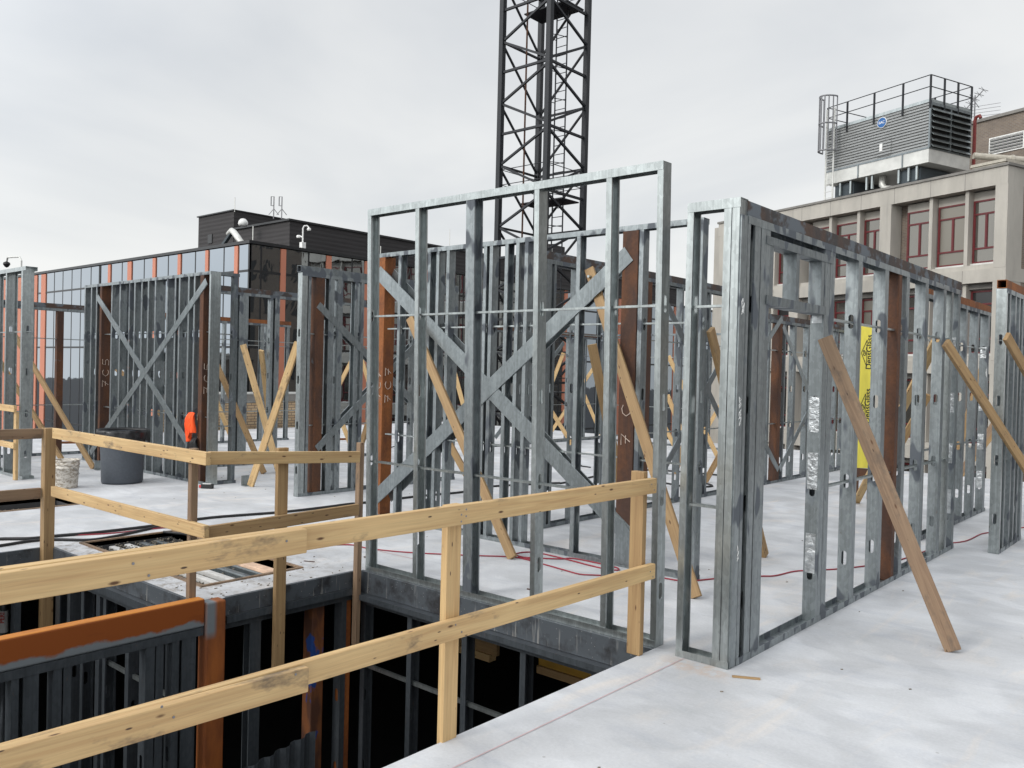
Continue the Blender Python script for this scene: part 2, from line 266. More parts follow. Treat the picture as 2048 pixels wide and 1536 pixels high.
# ------------------------------------------------------------------ steel studs
STUD = {}
def stud_mesh(h, fl, dep, side, mat='galv', holes=True, off=0.):
    k = (round(h, 3), fl, dep, side, mat, holes, off)
    if k in STUD: return STUD[k]
    t = .0028; m = MB(); lip = .012
    m.box(0, 0, 0, fl, t, h); m.box(0, dep - t, 0, fl, dep, h)          # flanges
    wx = 0 if side > 0 else fl - t; lx = fl - t if side > 0 else 0
    m.box(lx, t, 0, lx + t, lip, h); m.box(lx, dep - lip, 0, lx + t, dep - t, h)
    hz = [z + off for z in (.335, .905, 1.485, 2.08) if z + off < h - .15] if holes else []
    z0 = 0; y0, y1 = t, dep - t; yc = dep / 2; rw = .019; rl = .052
    for zc in hz:
        m.box(wx, y0, z0, wx + t, y1, zc - .1); z0 = zc + .1
        ol = []
        for i in range(16):
            a = math.pi * 2 * (i + .5) / 16; c, s = math.cos(a), math.sin(a)
            ip = (yc + rw * c, zc + (rl - rw) * (1 if s > 0 else -1) + rw * s)
            q = max(abs(c) / ((y1 - y0) / 2), abs(s) / .1); ol.append((ip, (yc + c / q, zc + s / q)))
        cor = {}
        vs = []
        for ip, op in ol: vs += [(wx, *ip), (wx, *op), (wx + t, *ip), (wx + t, *op)]
        fs = []
        for i in range(16):
            a, b = i * 4, ((i + 1) % 16) * 4
            fs += [(a, a + 1, b + 1, b), (a + 2, b + 2, b + 3, a + 3), (a, b, b + 2, a + 2)]
        o = len(m.v); m.add(vs, fs)
        for sy in (-1, 1):            # square up the four corners
            for sz in (-1, 1):
                cy = y0 if sy < 0 else y1; cz = zc + sz * .1
                near = sorted(range(16), key=lambda i: (ol[i][1][0] - cy) ** 2 + (ol[i][1][1] - cz) ** 2)[:2]
                a, b = near; e = len(m.v); m.v += [(wx, cy, cz), (wx + t, cy, cz)]
                m.f += [(o + a * 4 + 1, o + b * 4 + 1, e), (o + a * 4 + 3, e + 1, o + b * 4 + 3)]
    m.box(wx, y0, z0, wx + t, y1, h)
    STUD[k] = m.mesh('stud', mat); return STUD[k]

WALLS = 'galvanised stud wall frames standing on the deck'
def wall(label, X, Y, dirn, Ln, H, studs, tube=True, cols=(), straps=(), rods=((2.08,), (.905,)), dep=.092, mat='galv', tubemat='rusttop', tilt=0, topfl=.045, tubeext=(0, 0), chalk=(), base=0, botgap=(), name='stud_wall', endtube=None):
    rot = (R(tilt), 0, 0) if dirn == 'A' else (0, 0, R(90))
    w = empty(name, label, 'stud wall', (X, Y, base), rot, WALLS)
    t = .003
    def track(nm, z0, z1, legz0, legz1, x0=0, x1=Ln, mt=mat):
        b = MB(); b.box(x0, -.002, legz0, x1, t - .002, legz1); b.box(x0, dep - t + .002, legz0, x1, dep + .002, legz1); b.box(x0, t - .002, z0, x1, dep - t + .002, z1); b.build(nm, mt, w)
    gaps = list(botgap) + [(Ln, Ln)]; x = 0
    for g0, g1 in gaps:
        if g0 - x > .01: track('bottom_track', .001, .004, .001, .042, x, g0)
        x = g1
    ttop = H - (.085 if tube else 0)
    track('top_track', ttop - .004, ttop, ttop - topfl, ttop)
    if tube:
        b = MB(); x0, x1 = -tubeext[0], Ln + tubeext[1]; q = .086; y0 = .003; y1 = y0 + q; z0 = ttop + .001; z1 = z0 + q - .004; th = .006
        b.box(x0, y0, z0, x1, y0 + th, z1); b.box(x0, y1 - th, z0, x1, y1, z1); b.box(x0, y0 + th, z0, x1, y1 - th, z0 + th); b.box(x0, y0 + th, z1 - th, x1, y1 - th, z1); b.build('header_tube', tubemat, w)
    for s in studs:
        u, fl, side = s[0], s[1], s[2]; o = s[3] if len(s) > 3 else {}
        z0 = o.get('z0', .005); z1 = o.get('z1', ttop - .005)
        me = stud_mesh(z1 - z0, fl, dep - .001, side, o.get('mat', mat), o.get('holes', True), o.get('off', 0.))
        so = put('stud', me, w, (u, .0005, z0))
        for zf, hf in o.get('foil', ()):
            if side > 0: MB().box(-.0015, .012, 0, 0, dep - .012, hf).build('foil_tape', 'foil', so, (-.0005, 0, zf))
    for c in cols:
        u, wu, wv, off, mt = c; ch = c[5] if len(c) > 5 else None if False else None
        b = MB(); b.box(0, 0, 0, wu, wv, ttop - .008); co = b.build('column', mt, w, (u, off, .005), bevel=.006)
    for s in straps:      # (u0,z0,u1,z1,width[,v])
        v = s[5] if len(s) > 5 else -.004
        b = MB(); p = Vector((s[0], v, s[1])); q = Vector((s[2], v, s[3])); b.bar((0, 0, 0), q - p, s[4], .002, (0, 1, 0)); b.build('diagonal_strap', 'strap' if len(s) < 7 else s[6], w, p)
        dd = (q - p).normalized(); pr = Vector((dd.z, 0, -dd.x))
        for k in (-1, 1): MB().bar((0, 0, 0), q - p, .002, .012, (0, 1, 0)).build('strap_lip', 'strap', w, p + pr * (k * s[4] / 2) + Vector((0, .006 if v < 0 else -.006, 0)))
    for r in rods:
        z = r[0]; a = r[1] if len(r) > 1 else .02; b_ = r[2] if len(r) > 2 else Ln - .02
        b = MB(); b.box(a, dep / 2 - .019, z - .006, b_, dep / 2 + .019, z - .003); b.box(a, dep / 2 - .019, z - .003, b_, dep / 2 - .016, z + .008); b.box(a, dep / 2 + .016, z - .003, b_, dep / 2 + .019, z + .008); b.build('bridging_channel', 'galvclean', w)
    return w
OP, CL = 1, -1
# main tall panel in the middle
main = wall('tall open stud panel standing on the edge of the opening, in front of the crane', -5.39, 4.45, 'A', 2.74, 2.937,
     [(0, .041, OP), (.566, .041, OP), (1.106, .041, CL, {'holes': False, 'mat': 'galv'}), (1.148, .041, OP, {'mat': 'galv'}), (1.745, .041, CL), (2.33, .041, OP), (2.70, .041, CL)], tube=False, rods=((2.075,), (.895,)), mat='galvclean', tilt=1.15, topfl=.052)
# W2 behind it
w2 = wall('cross-braced stud wall with two rusty posts right behind the tall middle panel', -7.30, 6.11, 'A', 4.0, 2.93,
     [(.0, .018, OP), (.34, .041, OP), (.80, .041, OP), (.93, .041, CL), (1.08, .041, CL, {'holes': False}), (1.60, .041, OP), (1.68, .041, CL), (1.88, .041, OP), (2.02, .041, CL), (2.13, .041, CL), (2.74, .041, OP), (3.40, .041, CL), (3.955, .041, CL)],
     tube=False, cols=((.02, .10, .155, -.001, 'rustlight'), (3.23, .16, .15, -.001, 'rust')), straps=((.0, 2.73, 3.35, .29, .15), (.03, .21, 3.30, 2.69, .15, -.009), (.12, 2.70, 3.3, .29, .15, .097), (.15, .24, 3.24, 2.68, .15, .102)), rods=((2.095, .15, 3.25), (.935, .15, 3.25), (2.09, 3.4, 4.0), (.93, 3.4, 4.)))
for nm, vs in (('bottom', [(3.10, .50), (3.32, .40), (3.39, .32), (3.39, .03), (3.24, .03), (3.24, .28)]),):
    g = MB(); k = len(vs); g.add([(x, -.012, z) for x, z in vs] + [(x, -.008, z) for x, z in vs], [tuple(range(k)), tuple(range(2 * k - 1, k - 1, -1))] + [(i, (i + 1) % k + 0, (i + 1) % k + k, i + k) for i in range(k)]); g.build('gusset_plate', 'strap', w2)
# return and right wall
ret = wall('narrow two-stud return at the near corner of the long right wall', -2.49, 4.41, 'A', .335, 2.665, [(.0, .041, OP), (.235, .045, CL, {'mat': 'galvclean'}), (.285, .045, CL, {'mat': 'galvclean', 'holes': False})], tube=False, rods=((2.06, .02, .24), (.9, .02, .24)), topfl=.055, mat='galvclean')
foil = {'foil': ((2.03, .13), (1.29, .24), (.9, .25), (.33, .27))}
rw = wall('long right-hand stud wall with a framed window opening near its corner', -2.15, 4.5, 'B', 4.80, 2.66,
     [(-.08, .075, OP), (.0, .035, OP), (.095, .075, CL), (.18, .065, OP), (.245, .06, CL, {'holes': False}), (1.18, .09, OP, foil), (1.275, .085, OP, {'holes': False}), (1.83, .09, OP), (2.44, .09, OP), (3.0, .085, OP), (3.56, .09, OP), (4.16, .09, OP), (4.46, .05, CL, {'holes': False, 'mat': 'galvclean'}), (4.70, .085, OP, {'foil': ((1.95, .15), (1.35, .2), (.85, .2), (.35, .24))})],
     cols=((2.80, .085, .09, .0015, 'rust'),), rods=((2.075, 1.3, 4.7), (.905, 1.3, 4.7)), mat='galv', tubeext=(.0, .01))
b = MB(); b.box(.245, -.004, 2.445, 1.32, -.001, 2.495); b.box(.245, .0, 2.445, 1.32, .09, 2.449); b.build('opening_head', 'galvdark', rw)
b = MB(); b.box(.26, -.006, 2.09, 1.2, -.003, 2.145); b.box(.26, -.003, 2.09, 1.18, .09, 2.094); b.box(.26, .09, 2.09, 1.18, .094, 2.145); b.build('opening_sill', 'galvdark', rw)
for u in (.305, .70, 1.12):
    put('stud', stud_mesh(.30, .05, .088, OP, 'galvdark', False), rw, (u, .001, 2.145))
MB().box(-.0, 0, 0, .003, .086, .02).build('tab', 'galv', rw, (.0, 0, 2.2))
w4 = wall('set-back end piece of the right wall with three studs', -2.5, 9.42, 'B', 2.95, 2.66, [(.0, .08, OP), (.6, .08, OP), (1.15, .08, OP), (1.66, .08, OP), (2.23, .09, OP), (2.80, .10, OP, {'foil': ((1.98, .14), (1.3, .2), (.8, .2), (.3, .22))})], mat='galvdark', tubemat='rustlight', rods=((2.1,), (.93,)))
w5 = wall('short stud wall with an open-ended rusty tube on top at the right edge', -1.75, 9.3, 'B', 1.09, 2.668, [(0, .05, OP, {'mat': 'galvclean'}), (.16, .05, CL), (.42, .06, OP), (.62, .06, OP), (.80, .05, CL), (1.0, .085, OP)], mat='galv', tubemat='rustlight', tubeext=(0, 3.), rods=((2.08,), (.9,)))
w5b = wall('further stud wall carrying the far end of the rusty tube off the right edge', -1.75, 11.4, 'B', .9, 2.66, [(0, .05, OP), (.5, .05, OP), (.8, .05, CL)], tube=False)
# G wall
gst = [(.02, .1, OP), (.16, .041, CL), (.57, .041, OP), (1.1, .041, CL), (1.7, .041, OP), (2.5, .041, CL), (2.88, .041, OP), (3.50, .05, OP), (3.62, .05, CL), (4.25, .041, OP), (4.8, .041, OP)]
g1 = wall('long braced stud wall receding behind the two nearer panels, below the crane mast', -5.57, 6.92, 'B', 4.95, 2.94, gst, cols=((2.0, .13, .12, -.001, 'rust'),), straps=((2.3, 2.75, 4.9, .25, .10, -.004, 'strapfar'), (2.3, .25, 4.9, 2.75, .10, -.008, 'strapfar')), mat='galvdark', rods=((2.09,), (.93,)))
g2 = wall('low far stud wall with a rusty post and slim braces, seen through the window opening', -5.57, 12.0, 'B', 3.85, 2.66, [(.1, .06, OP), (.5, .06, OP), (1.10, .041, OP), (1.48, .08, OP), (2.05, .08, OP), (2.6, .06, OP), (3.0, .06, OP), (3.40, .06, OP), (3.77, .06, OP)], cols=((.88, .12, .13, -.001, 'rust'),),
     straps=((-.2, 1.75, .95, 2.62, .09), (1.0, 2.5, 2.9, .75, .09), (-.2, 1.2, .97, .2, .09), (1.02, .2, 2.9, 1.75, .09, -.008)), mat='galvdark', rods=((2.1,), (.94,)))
# C wall
cw = wall('stud wall with a grey tube header just left of the tall middle panel', -9.03, 6.33, 'B', 2.82, 2.94, [(.0, .085, OP, {'mat': 'galvclean'}), (.10, .04, CL), (.42, .085, CL), (.56, .085, OP), (.85, .05, CL), (.95, .05, OP), (1.45, .05, OP), (1.9, .05, OP), (2.3, .05, CL), (2.72, .09, CL)], cols=((.22, .13, .12, .0, 'rust'),),
     straps=((.25, 2.46, 2.0, 1.15, .09, -.004, 'strap'), (.27, .6, 2.0, 2.05, .09, -.008, 'strap'), (.25, 2.46, 2.0, 1.15, .09, .097, 'strapfar'), (.27, .6, 2.0, 2.05, .09, .102, 'strapfar')), tubemat='galvdark', mat='galv', rods=((2.08,), (.905,)), tubeext=(.02, 0))
ew = wall('stud wall with a rusty header seen between the left panel and its neighbour', -12.5, 6.9, 'B', 3.6, 2.94, [(.2, .06, OP), (.66, .08, CL), (.74, .08, OP), (1.24, .05, OP), (1.33, .09, CL), (1.98, .09, CL), (2.4, .06, OP), (2.5, .07, CL), (3.0, .1, CL), (3.2, .05, OP)], mat='galv', rods=((2.07,), (.89,)), tubemat='rusttop')
fw_ = wall('farthest low stud wall before the glass building, with an orange tube end', -16.3, 7.6, 'B', 3.55, 2.67, [(.3, .05, OP), (1.1, .05, OP), (1.9, .05, OP), (2.78, .08, CL), (2.92, .09, OP), (3.45, .07, CL)], tubemat='rustlight', rods=((2.1,), (.86,)))
dw = wall('low stud wall with a brown post at the far left, behind the timber props', -15.75, 3.2, 'B', 3.5, 2.66, [(.2, .08, CL), (.9, .08, CL), (1.75, .08, CL), (2.3, .1, CL), (3.3, .07, CL)], cols=((2.77, .11, .1, -.001, 'rust'),), tubemat='rusttop', rods=((2.04,), (.88,)))
lf = wall('open stud panel cut off by the left edge', -15.4, 4.4, 'A', 2.68, 2.95, [(.1, .041, OP), (.8, .041, OP), (1.35, .041, OP), (1.92, .041, OP), (2.52, .05, CL, {'holes': True})], tube=False, dep=.15, mat='galvclean', rods=((2.05,), (.92,)), topfl=.055)
lp = wall('wide stud wall with a big cross brace and an orange vest, left of the middle', -14.72, 6.0, 'A', 4.06, 2.93,
     [(.0, .041, CL), (.25, .041, CL), (.45, .041, OP), (1.01, .041, CL), (1.30, .041, OP), (1.62, .041, CL), (1.80, .041, CL), (2.03, .041, OP), (2.24, .041, CL), (2.46, .041, CL), (2.82, .041, CL), (3.06, .041, OP), (3.18, .041, CL), (3.44, .041, CL), (3.60, .041, CL), (4.02, .041, CL, {'holes': False, 'mat': 'galvclean'})],
     tube=False, dep=.15, cols=((.59, .075, .17, .0, 'rust'), (3.77, .10, .14, .0, 'rust')), straps=((.5, 2.72, 3.7, .40, .10), (.35, .15, 3.95, 2.80, .10, -.008), (.5, 2.72, 3.7, .40, .10, .155), (.45, .25, 3.85, 2.72, .10, .16)), rods=((2.105,), (.925,)), mat='galv')
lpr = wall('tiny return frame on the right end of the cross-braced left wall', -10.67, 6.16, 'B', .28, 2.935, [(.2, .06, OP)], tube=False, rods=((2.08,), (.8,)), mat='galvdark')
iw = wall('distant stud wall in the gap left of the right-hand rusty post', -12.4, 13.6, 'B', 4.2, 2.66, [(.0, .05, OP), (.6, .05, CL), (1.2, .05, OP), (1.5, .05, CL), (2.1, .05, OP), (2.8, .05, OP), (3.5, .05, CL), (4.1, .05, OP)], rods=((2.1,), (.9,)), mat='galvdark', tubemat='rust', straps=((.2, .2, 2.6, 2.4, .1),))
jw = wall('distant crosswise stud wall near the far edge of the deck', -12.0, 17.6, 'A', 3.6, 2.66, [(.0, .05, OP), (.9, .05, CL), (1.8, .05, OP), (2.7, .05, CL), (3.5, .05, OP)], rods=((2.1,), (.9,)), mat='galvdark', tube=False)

# ---- chalk marks on rusty posts
def chalk(parent, chars, origin, ux, uz, size, nrm):
    o = Vector(origin); ux = Vector(ux); uz = Vector(uz); nn = Vector(nrm) * .002; b = MB(); y = 0
    G = {'7': [[(0, 1), (.6, 1), (.2, 0)], [(.1, .5), (.55, .5)]], 'C': [[(.6, .85), (.4, 1), (.15, .9), (0, .5), (.15, .1), (.4, 0), (.6, .15)]], '5': [[(.6, 1), (.1, 1), (.05, .55), (.45, .55), (.6, .25), (.4, 0), (0, .05)]]}
    for ch in chars:
        for st in G[ch]: b.tube([o + nn + ux * (px * size) + uz * ((y + py) * size) for px, py in st], .0035, 4)
        y -= 1.35
    b.build('chalk_mark', 'chalk', parent)
# characters are written sideways, reading up the post
chalk(w2, '7C7', (.028, -.002, 1.32), (0, 0, .10), (-.07, 0, 0), 0, (0, -1, 0)) if False else None
def chalk_side(parent, ch, x, y, z, face, s=.1):
    # face 'f': front (-y) ; 's': +x side ; glyph rotated 90 degrees
    ax, nr = ((Vector((1, 0, 0)), Vector((0, -1, 0))) if face == 'f' else (Vector((0, 1, 0)), Vector((1, 0, 0))))
    G = {'7': [[(0, 1), (.6, 1), (.2, 0)], [(.1, .5), (.55, .5)]], 'C': [[(.6, .85), (.4, 1), (.15, .9), (0, .5), (.15, .1), (.4, 0), (.6, .15)]], '5': [[(.6, 1), (.1, 1), (.05, .55), (.45, .55), (.6, .25), (.4, 0), (0, .05)]]}
    b = MB(); zz = z
    for c in ch:
        for st in G[c]: b.tube([Vector((x, y, zz)) + nr * .003 + ax * ((1 - py) * s * .75) + Vector((0, 0, px * s * 1.3)) for px, py in st], .0035, 4)
        zz += s * 1.35
    b.build('chalk_mark', 'chalk', parent)
chalk_side(w2, '7C7', .03, -.002, 1.32, 'f', .085); chalk_side(w2, '7C7', .121, .035, 1.28, 's', .11)
chalk_side(w2, '7', 3.27, -.002, 1.05, 'f', .12); chalk_side(w2, 'C', 3.27, -.002, 1.30, 'f', .12); chalk_side(w2, '7', 3.386, .03, 1.38, 's', .12); chalk_side(w2, 'C', 3.386, .03, 1.12, 's', .12)
chalk_side(lp, '7C5', .666, .03, 1.25, 's', .13); chalk_side(lp, '7C5', 3.871, .03, 1.25, 's', .12)

# ------------------------------------------------------------------ timber
def board(name, p, q, w, t, mat, parent=None, nrm=(0, 0, 1), bev=.004):
    p = Vector(p); q = Vector(q); d = (q - p); ln = d.length; d.normalize(); n = Vector(nrm); n = (n - d * n.dot(d)).normalized(); u = n.cross(d)
    o = MB().box(0, -w / 2, -t / 2, ln, w / 2, t / 2).build(name, mat, parent, bevel=bev)
    mt = Matrix((d, u, n)).transposed().to_4x4(); mt.translation = p; o.matrix_local = mt; return o
# front guard rail (along X=-2.6)
def nails(parent, pts, nrm):
    for p in pts: p = Vector(p); n_ = Vector(nrm); MB().tube([p, p + n_ * .0015], .0045, 8).build('nail_head', 'antenna', parent)
gr = empty('guard_rail', 'pale new-lumber guard rail crossing the foreground over the opening', 'guard rail', (-2.62, 0, 0), group='timber guard rails')
rel = lambda x, y, z: (x + 2.62, y, z)
board('top_rail', rel(-2.617, .2, 1.027), rel(-2.617, 4.33, 1.003), .089, .038, 'wood', gr, (1, 0, 0))
board('top_rail', rel(-2.578, -.7, 1.022), rel(-2.578, 1.84, 1.018), .089, .036, 'wood', gr, (1, 0, 0))
board('mid_rail', rel(-2.617, .2, .525), rel(-2.617, 4.34, .495), .089, .038, 'wood', gr, (1, 0, 0))
board('mid_rail', rel(-2.578, -.7, .560), rel(-2.578, 1.86, .505), .092, .036, 'wood', gr, (1, 0, 0))
board('post', rel(-2.656, 2.68, -.45), rel(-2.656, 2.68, 1.055), .089, .038, 'wood', gr, (1, 0, 0))
board('post', rel(-2.683, 4.27, .0), rel(-2.683, 4.27, 1.085), .045, .089, 'wood2', gr, (1, 0, 0))
board('post', rel(-2.656, .3, -.3), rel(-2.656, .3, 1.05), .089, .038, 'wood', gr, (1, 0, 0))
nails(gr, [(.042, 2.66 + .03 * i, z + .02 * (i - .5)) for i in (0, 1) for z in (1.03, 1.0)] + [(.041, 4.24, 1.02), (.041, 4.27, .985), (.041, 4.25, .51), (.041, 4.28, .475)] + [(.022, 2.66, .53), (.022, 2.70, .49), (.062, 1.2, 1.035), (.062, 1.25, .99), (.062, 1.75, 1.03), (.062, 1.3, .565), (.062, 1.34, .52), (.062, 1.8, .54)], (1, 0, 0))
# L-shaped guard rail round the left shaft
g2r = empty('guard_rail', 'L-shaped lumber guard rail beside the grey bin, bent round the slab corner', 'guard rail', (-5.4, 3, 0), group='timber guard rails')
rel = lambda x, y, z: (x + 5.4, y - 3, z)
board('top_rail', rel(-7.82, 2.955, 1.022), rel(-5.24, 2.955, 1.018), .089, .038, 'wood', g2r, (0, 1, 0))
board('mid_rail', rel(-7.83, 2.955, .515), rel(-5.24, 2.955, .525), .089, .038, 'wood', g2r, (0, 1, 0))
board('top_rail', rel(-5.315, 3.0, 1.015), rel(-5.32, 4.30, .945), .089, .038, 'wood', g2r, (1, 0, 0))
board('mid_rail', rel(-5.315, 3.0, .505), rel(-5.32, 4.30, .525), .089, .038, 'wood2', g2r, (1, 0, 0))
board('post', rel(-5.49, 2.985, -.13), rel(-5.49, 2.985, 1.07), .052, .048, 'woodold', g2r, (1, 0, 0))
board('post', rel(-5.37, 3.62, -.75), rel(-5.37, 3.62, 1.05), .089, .038, 'wood2', g2r, (1, 0, 0))
board('post', rel(-5.37, 4.345, -.75), rel(-5.36, 4.345, 1.055), .045, .052, 'woodold', g2r, (1, 0, 0))
board('post', rel(-7.94, 2.955, -.9), rel(-7.94, 2.955, 1.06), .089, .089, 'wood2', g2r, (1, 0, 0))
board('top_rail', rel(-7.965, .6, 1.02), rel(-7.965, 2.9, 1.012), .089, .036, 'woodold', g2r, (1, 0, 0))
board('mid_rail', rel(-7.965, .6, .50), rel(-7.965, 2.9, .49), .089, .036, 'woodold', g2r, (1, 0, 0))
g3 = empty('guard_rail', 'small lumber rail at the left edge in front of the cut-off stud panel', 'guard rail', (-12.7, 4.27, 0), group='timber guard rails')
board('top_rail', (-1.6, 0, .985), (.06, 0, .985), .089, .038, 'wood', g3, (0, 1, 0)); board('mid_rail', (-1.6, 0, .48), (.06, 0, .48), .08, .038, 'wood', g3, (0, 1, 0)); board('post', (-.03, .045, .002), (-.03, .045, .94), .089, .038, 'wood', g3, (0, 1, 0)); board('post', (-1.5, .045, .002), (-1.5, .045, .94), .089, .038, 'wood', g3, (0, 1, 0))

PG = 'timber props bracing the stud walls'
def prop(label, b, t, mat='wood2', w=.089, th=.038, nrm=None, bracket=None, bolt=False):
    b = Vector(b); t = Vector(t); e = empty('timber_prop', label, 'timber prop', b, group=PG)
    d = t - b; h = Vector((d.x, d.y, 0)); h = h.normalized() if h.length > .05 else Vector((1, 0, 0))
    n = Vector(nrm) if nrm else Vector((-h.y, h.x, 0))
    board('board', (0, 0, .01), d, w, th, mat, e, n)
    if bracket:
        bx = Vector(bracket); q = MB().box(-.045, -.06, .002, .045, .06, .008); q.box(-.045, -.06, .008, -.04, .06, .14); q.build('anchor_bracket', 'galvclean', e, bx)
    if bolt:
        MB().tube([(0, -.06, 0), (0, .03, 0)], .012, 8).build('bolt', 'galvclean', e, d * .97)
    return e
prop('long prop behind the tall middle panel, its foot by the red cord', (-4.83, 5.645, 0), (-6.69, 6.05, 2.2), 'wood2', nrm=(.3, -1, 0))
prop('long prop bolted at its top, passing the right-hand rusty post behind the tall panel', (-3.03, 5.65, 0), (-4.48, 6.2, 2.6), 'wood2', nrm=(.3, -1, 0), bolt=True)
prop('nearest and biggest prop, brown and split, leaning on the long right wall', (-1.30, 5.70, 0), (-2.09, 5.55, 1.93), 'woodold', w=.095, th=.045, nrm=(.25, -1, .1))
prop('tan prop on the far end of the long right wall, running off the right edge', (-1.28, 10.48, 0), (-2.07, 8.44, 2.02), 'wood2', nrm=(1, -.5, 0))
prop('short tan prop leaning on the wall at the right edge, running out of the picture', (-1.07, 11.96, 0), (-1.68, 8.96, 2.10), 'wood2', nrm=(1, -.5, 0))
prop('prop with a sawn top showing between the corner return and its neighbour', (-3.30, 7.45, 0), (-3.29, 6.25, 2.04), 'wood2', nrm=(1, 0, 0))
prop('left prop running down to the floor between bucket and grey bin', (-13.37, 5.63, 0), (-15.62, 5.23, 2.10), 'wood2', nrm=(.2, -1, 0), bracket=(.16, .02, 0))
prop('lower left prop ending on the floor behind the white bucket', (-14.73, 5.70, 0), (-15.9, 5.08, 1.69), 'wood2', nrm=(.3, -1, 0))
prop('prop behind the left end of the cross-braced wall, top showing by its rusty post', (-12.9, 7.3, 0), (-15.62, 6.54, 1.96), 'wood2', nrm=(.3, -1, 0))
prop('prop passing behind the corner of the cross-braced wall, foot right of it', (-11.3, 7.3, 0), (-12.4, 7.01, 1.85), 'wood2', nrm=(.4, -1, 0))
prop('left arm of the X of props, foot behind the rail post', (-11.16, 7.48, 0), (-12.4, 7.57, 1.99), 'wood', w=.10, nrm=(.8, -.6, 0))
prop('thin far prop crossing behind the X of props', (-13.5, 8.9, 0), (-12.62, 8.05, 1.92), 'wood', nrm=(.5, -1, 0))
prop('pale grey-tan prop low in the return frame of the cross-braced wall', (-14.75, 8.91, 0), (-15.09, 8.60, 1.07), 'wood', nrm=(.6, -1, 0))
prop('right arm of the X of props, foot in a metal bracket', (-10.23, 6.40, 0), (-9.14, 6.36, 1.96), 'wood', w=.095, nrm=(.45, -.9, 0), bracket=(-.09, 0, 0))
prop('far prop seen through the grey-header wall, leaning to the right', (-15.46, 11.13, 0), (-14.78, 11.72, 1.88), 'wood', nrm=(.6, -1, 0))
prop('far prop just left of the tall panel, leaning to the left', (-14.54, 12.56, 0), (-15.03, 12.15, 1.89), 'wood', nrm=(.6, -1, 0))
prop('far prop with its foot near a black scrap behind the grey-header wall', (-13.85, 11.0, 0), (-14.33, 10.58, 1.58), 'wood', nrm=(.6, -1, 0))
prop('prop whose foot stands right of the grey-header wall by the thin rail post', (-10.34, 8.23, 0), (-9.12, 7.88, 1.9), 'wood2', nrm=(0, -1, 0))
prop('short low prop with a cut top between the double stud and the long prop', (-7.40, 7.97, 0), (-7.81, 7.80, .70), 'wood2', nrm=(.3, -1, 0))
prop('slim distant prop left of the double stud of the tall panel', (-12.16, 12.91, 0), (-12.53, 12.6, 1.67), 'wood', nrm=(.6, -1, 0))
prop('distant prop with its top right of the fourth stud of the tall panel', (-13.2, 15.98, 0), (-12.63, 16.49, 2.16), 'wood', nrm=(.6, -1, 0))
prop('distant prop leaning left near the white cup', (-12.99, 18.73, 0), (-13.71, 18.13, 2.1), 'wood', nrm=(.6, -1, 0))
prop('distant prop leaning right near the white cup', (-14.21, 18.04, 0), (-13.24, 18.89, 2.06), 'wood', nrm=(.6, -1, 0))
prop('low distant prop below the white cup', (-11.47, 15.42, 0), (-11.95, 15.0, .99), 'wood', nrm=(.6, -1, 0))
prop('upper pale prop in the gap right of the tall panel', (-7.99, 15.67, 0), (-8.80, 14.97, 2.06), 'wood', nrm=(.6, -1, 0))
prop('middle pale prop in the gap right of the tall panel', (-8.22, 15.02, 0), (-8.62, 14.67, 1.28), 'wood', nrm=(.6, -1, 0))
prop('lowest pale prop in the gap right of the tall panel', (-9.05, 15.91, 0), (-9.35, 15.64, .77), 'wood', nrm=(.6, -1, 0))
prop('distant prop leaning right beside the corner return', (-9.96, 18.43, 0), (-9.27, 19.0, 1.66), 'wood', nrm=(.6, -1, 0))
prop('prop rising to the right behind the corner return to the far low wall', (-6.33, 11.99, 0), (-5.62, 12.6, 1.83), 'wood2', nrm=(.6, -1, 0))
prop('prop with a metal foot bracket low in the gap right of the tall panel', (-7.18, 12.54, 0), (-6.92, 12.76, 1.26), 'wood2', nrm=(.6, -1, 0), bracket=(-.1, -.05, 0))
prop('prop rising to the right behind the right wall, left of its brown post', (-3.91, 11.68, 0), (-2.28, 8.95, 2.06), 'wood', nrm=(.6, -1, 0))
prop('lower parallel prop rising behind the right wall', (-3.88, 12.13, 0), (-3.0, 11.5, 1.5), 'wood2', nrm=(.6, -1, 0))
prop('prop with its top showing above the set-back end wall', (-3.28, 13.6, 0), (-2.90, 13.93, 1.92), 'wood2', nrm=(.6, -1, 0))
prop('low prop in the gap between the end wall and the right-edge wall', (-3.6, 15.6, 0), (-3.0, 16.2, 1.1), 'wood2', nrm=(.6, -1, 0))
prop('twin low prop in the gap between the end wall and the right-edge wall', (-3.5, 14.9, 0), (-2.85, 15.5, 1.35), 'woodold', nrm=(.6, -1, 0))
prop('steep board hidden partly by the right-hand rusty post', (-4.75, 7.3, .3), (-4.93, 6.9, 1.95), 'wood2', w=.095, nrm=(.6, -1, 0))

rq = random.Random(11)
def scribble(parent, x, y, z, n, sz, nrm=(1, 0, 0)):
    for k in range(n):
        b = MB(); p = Vector((x, y, z + k * .03)); pts = [p + Vector((0, rq.uniform(-sz, sz), rq.uniform(-sz, sz) * 1.6)) for _ in range(6)]
        if abs(nrm[1]) > .5: pts = [Vector((q.y - y + x, y, q.z)) for q in pts]
        b.tube([q + Vector(nrm) * .002 for q in pts], .002, 4); b.build('paint_mark', 'white', parent)
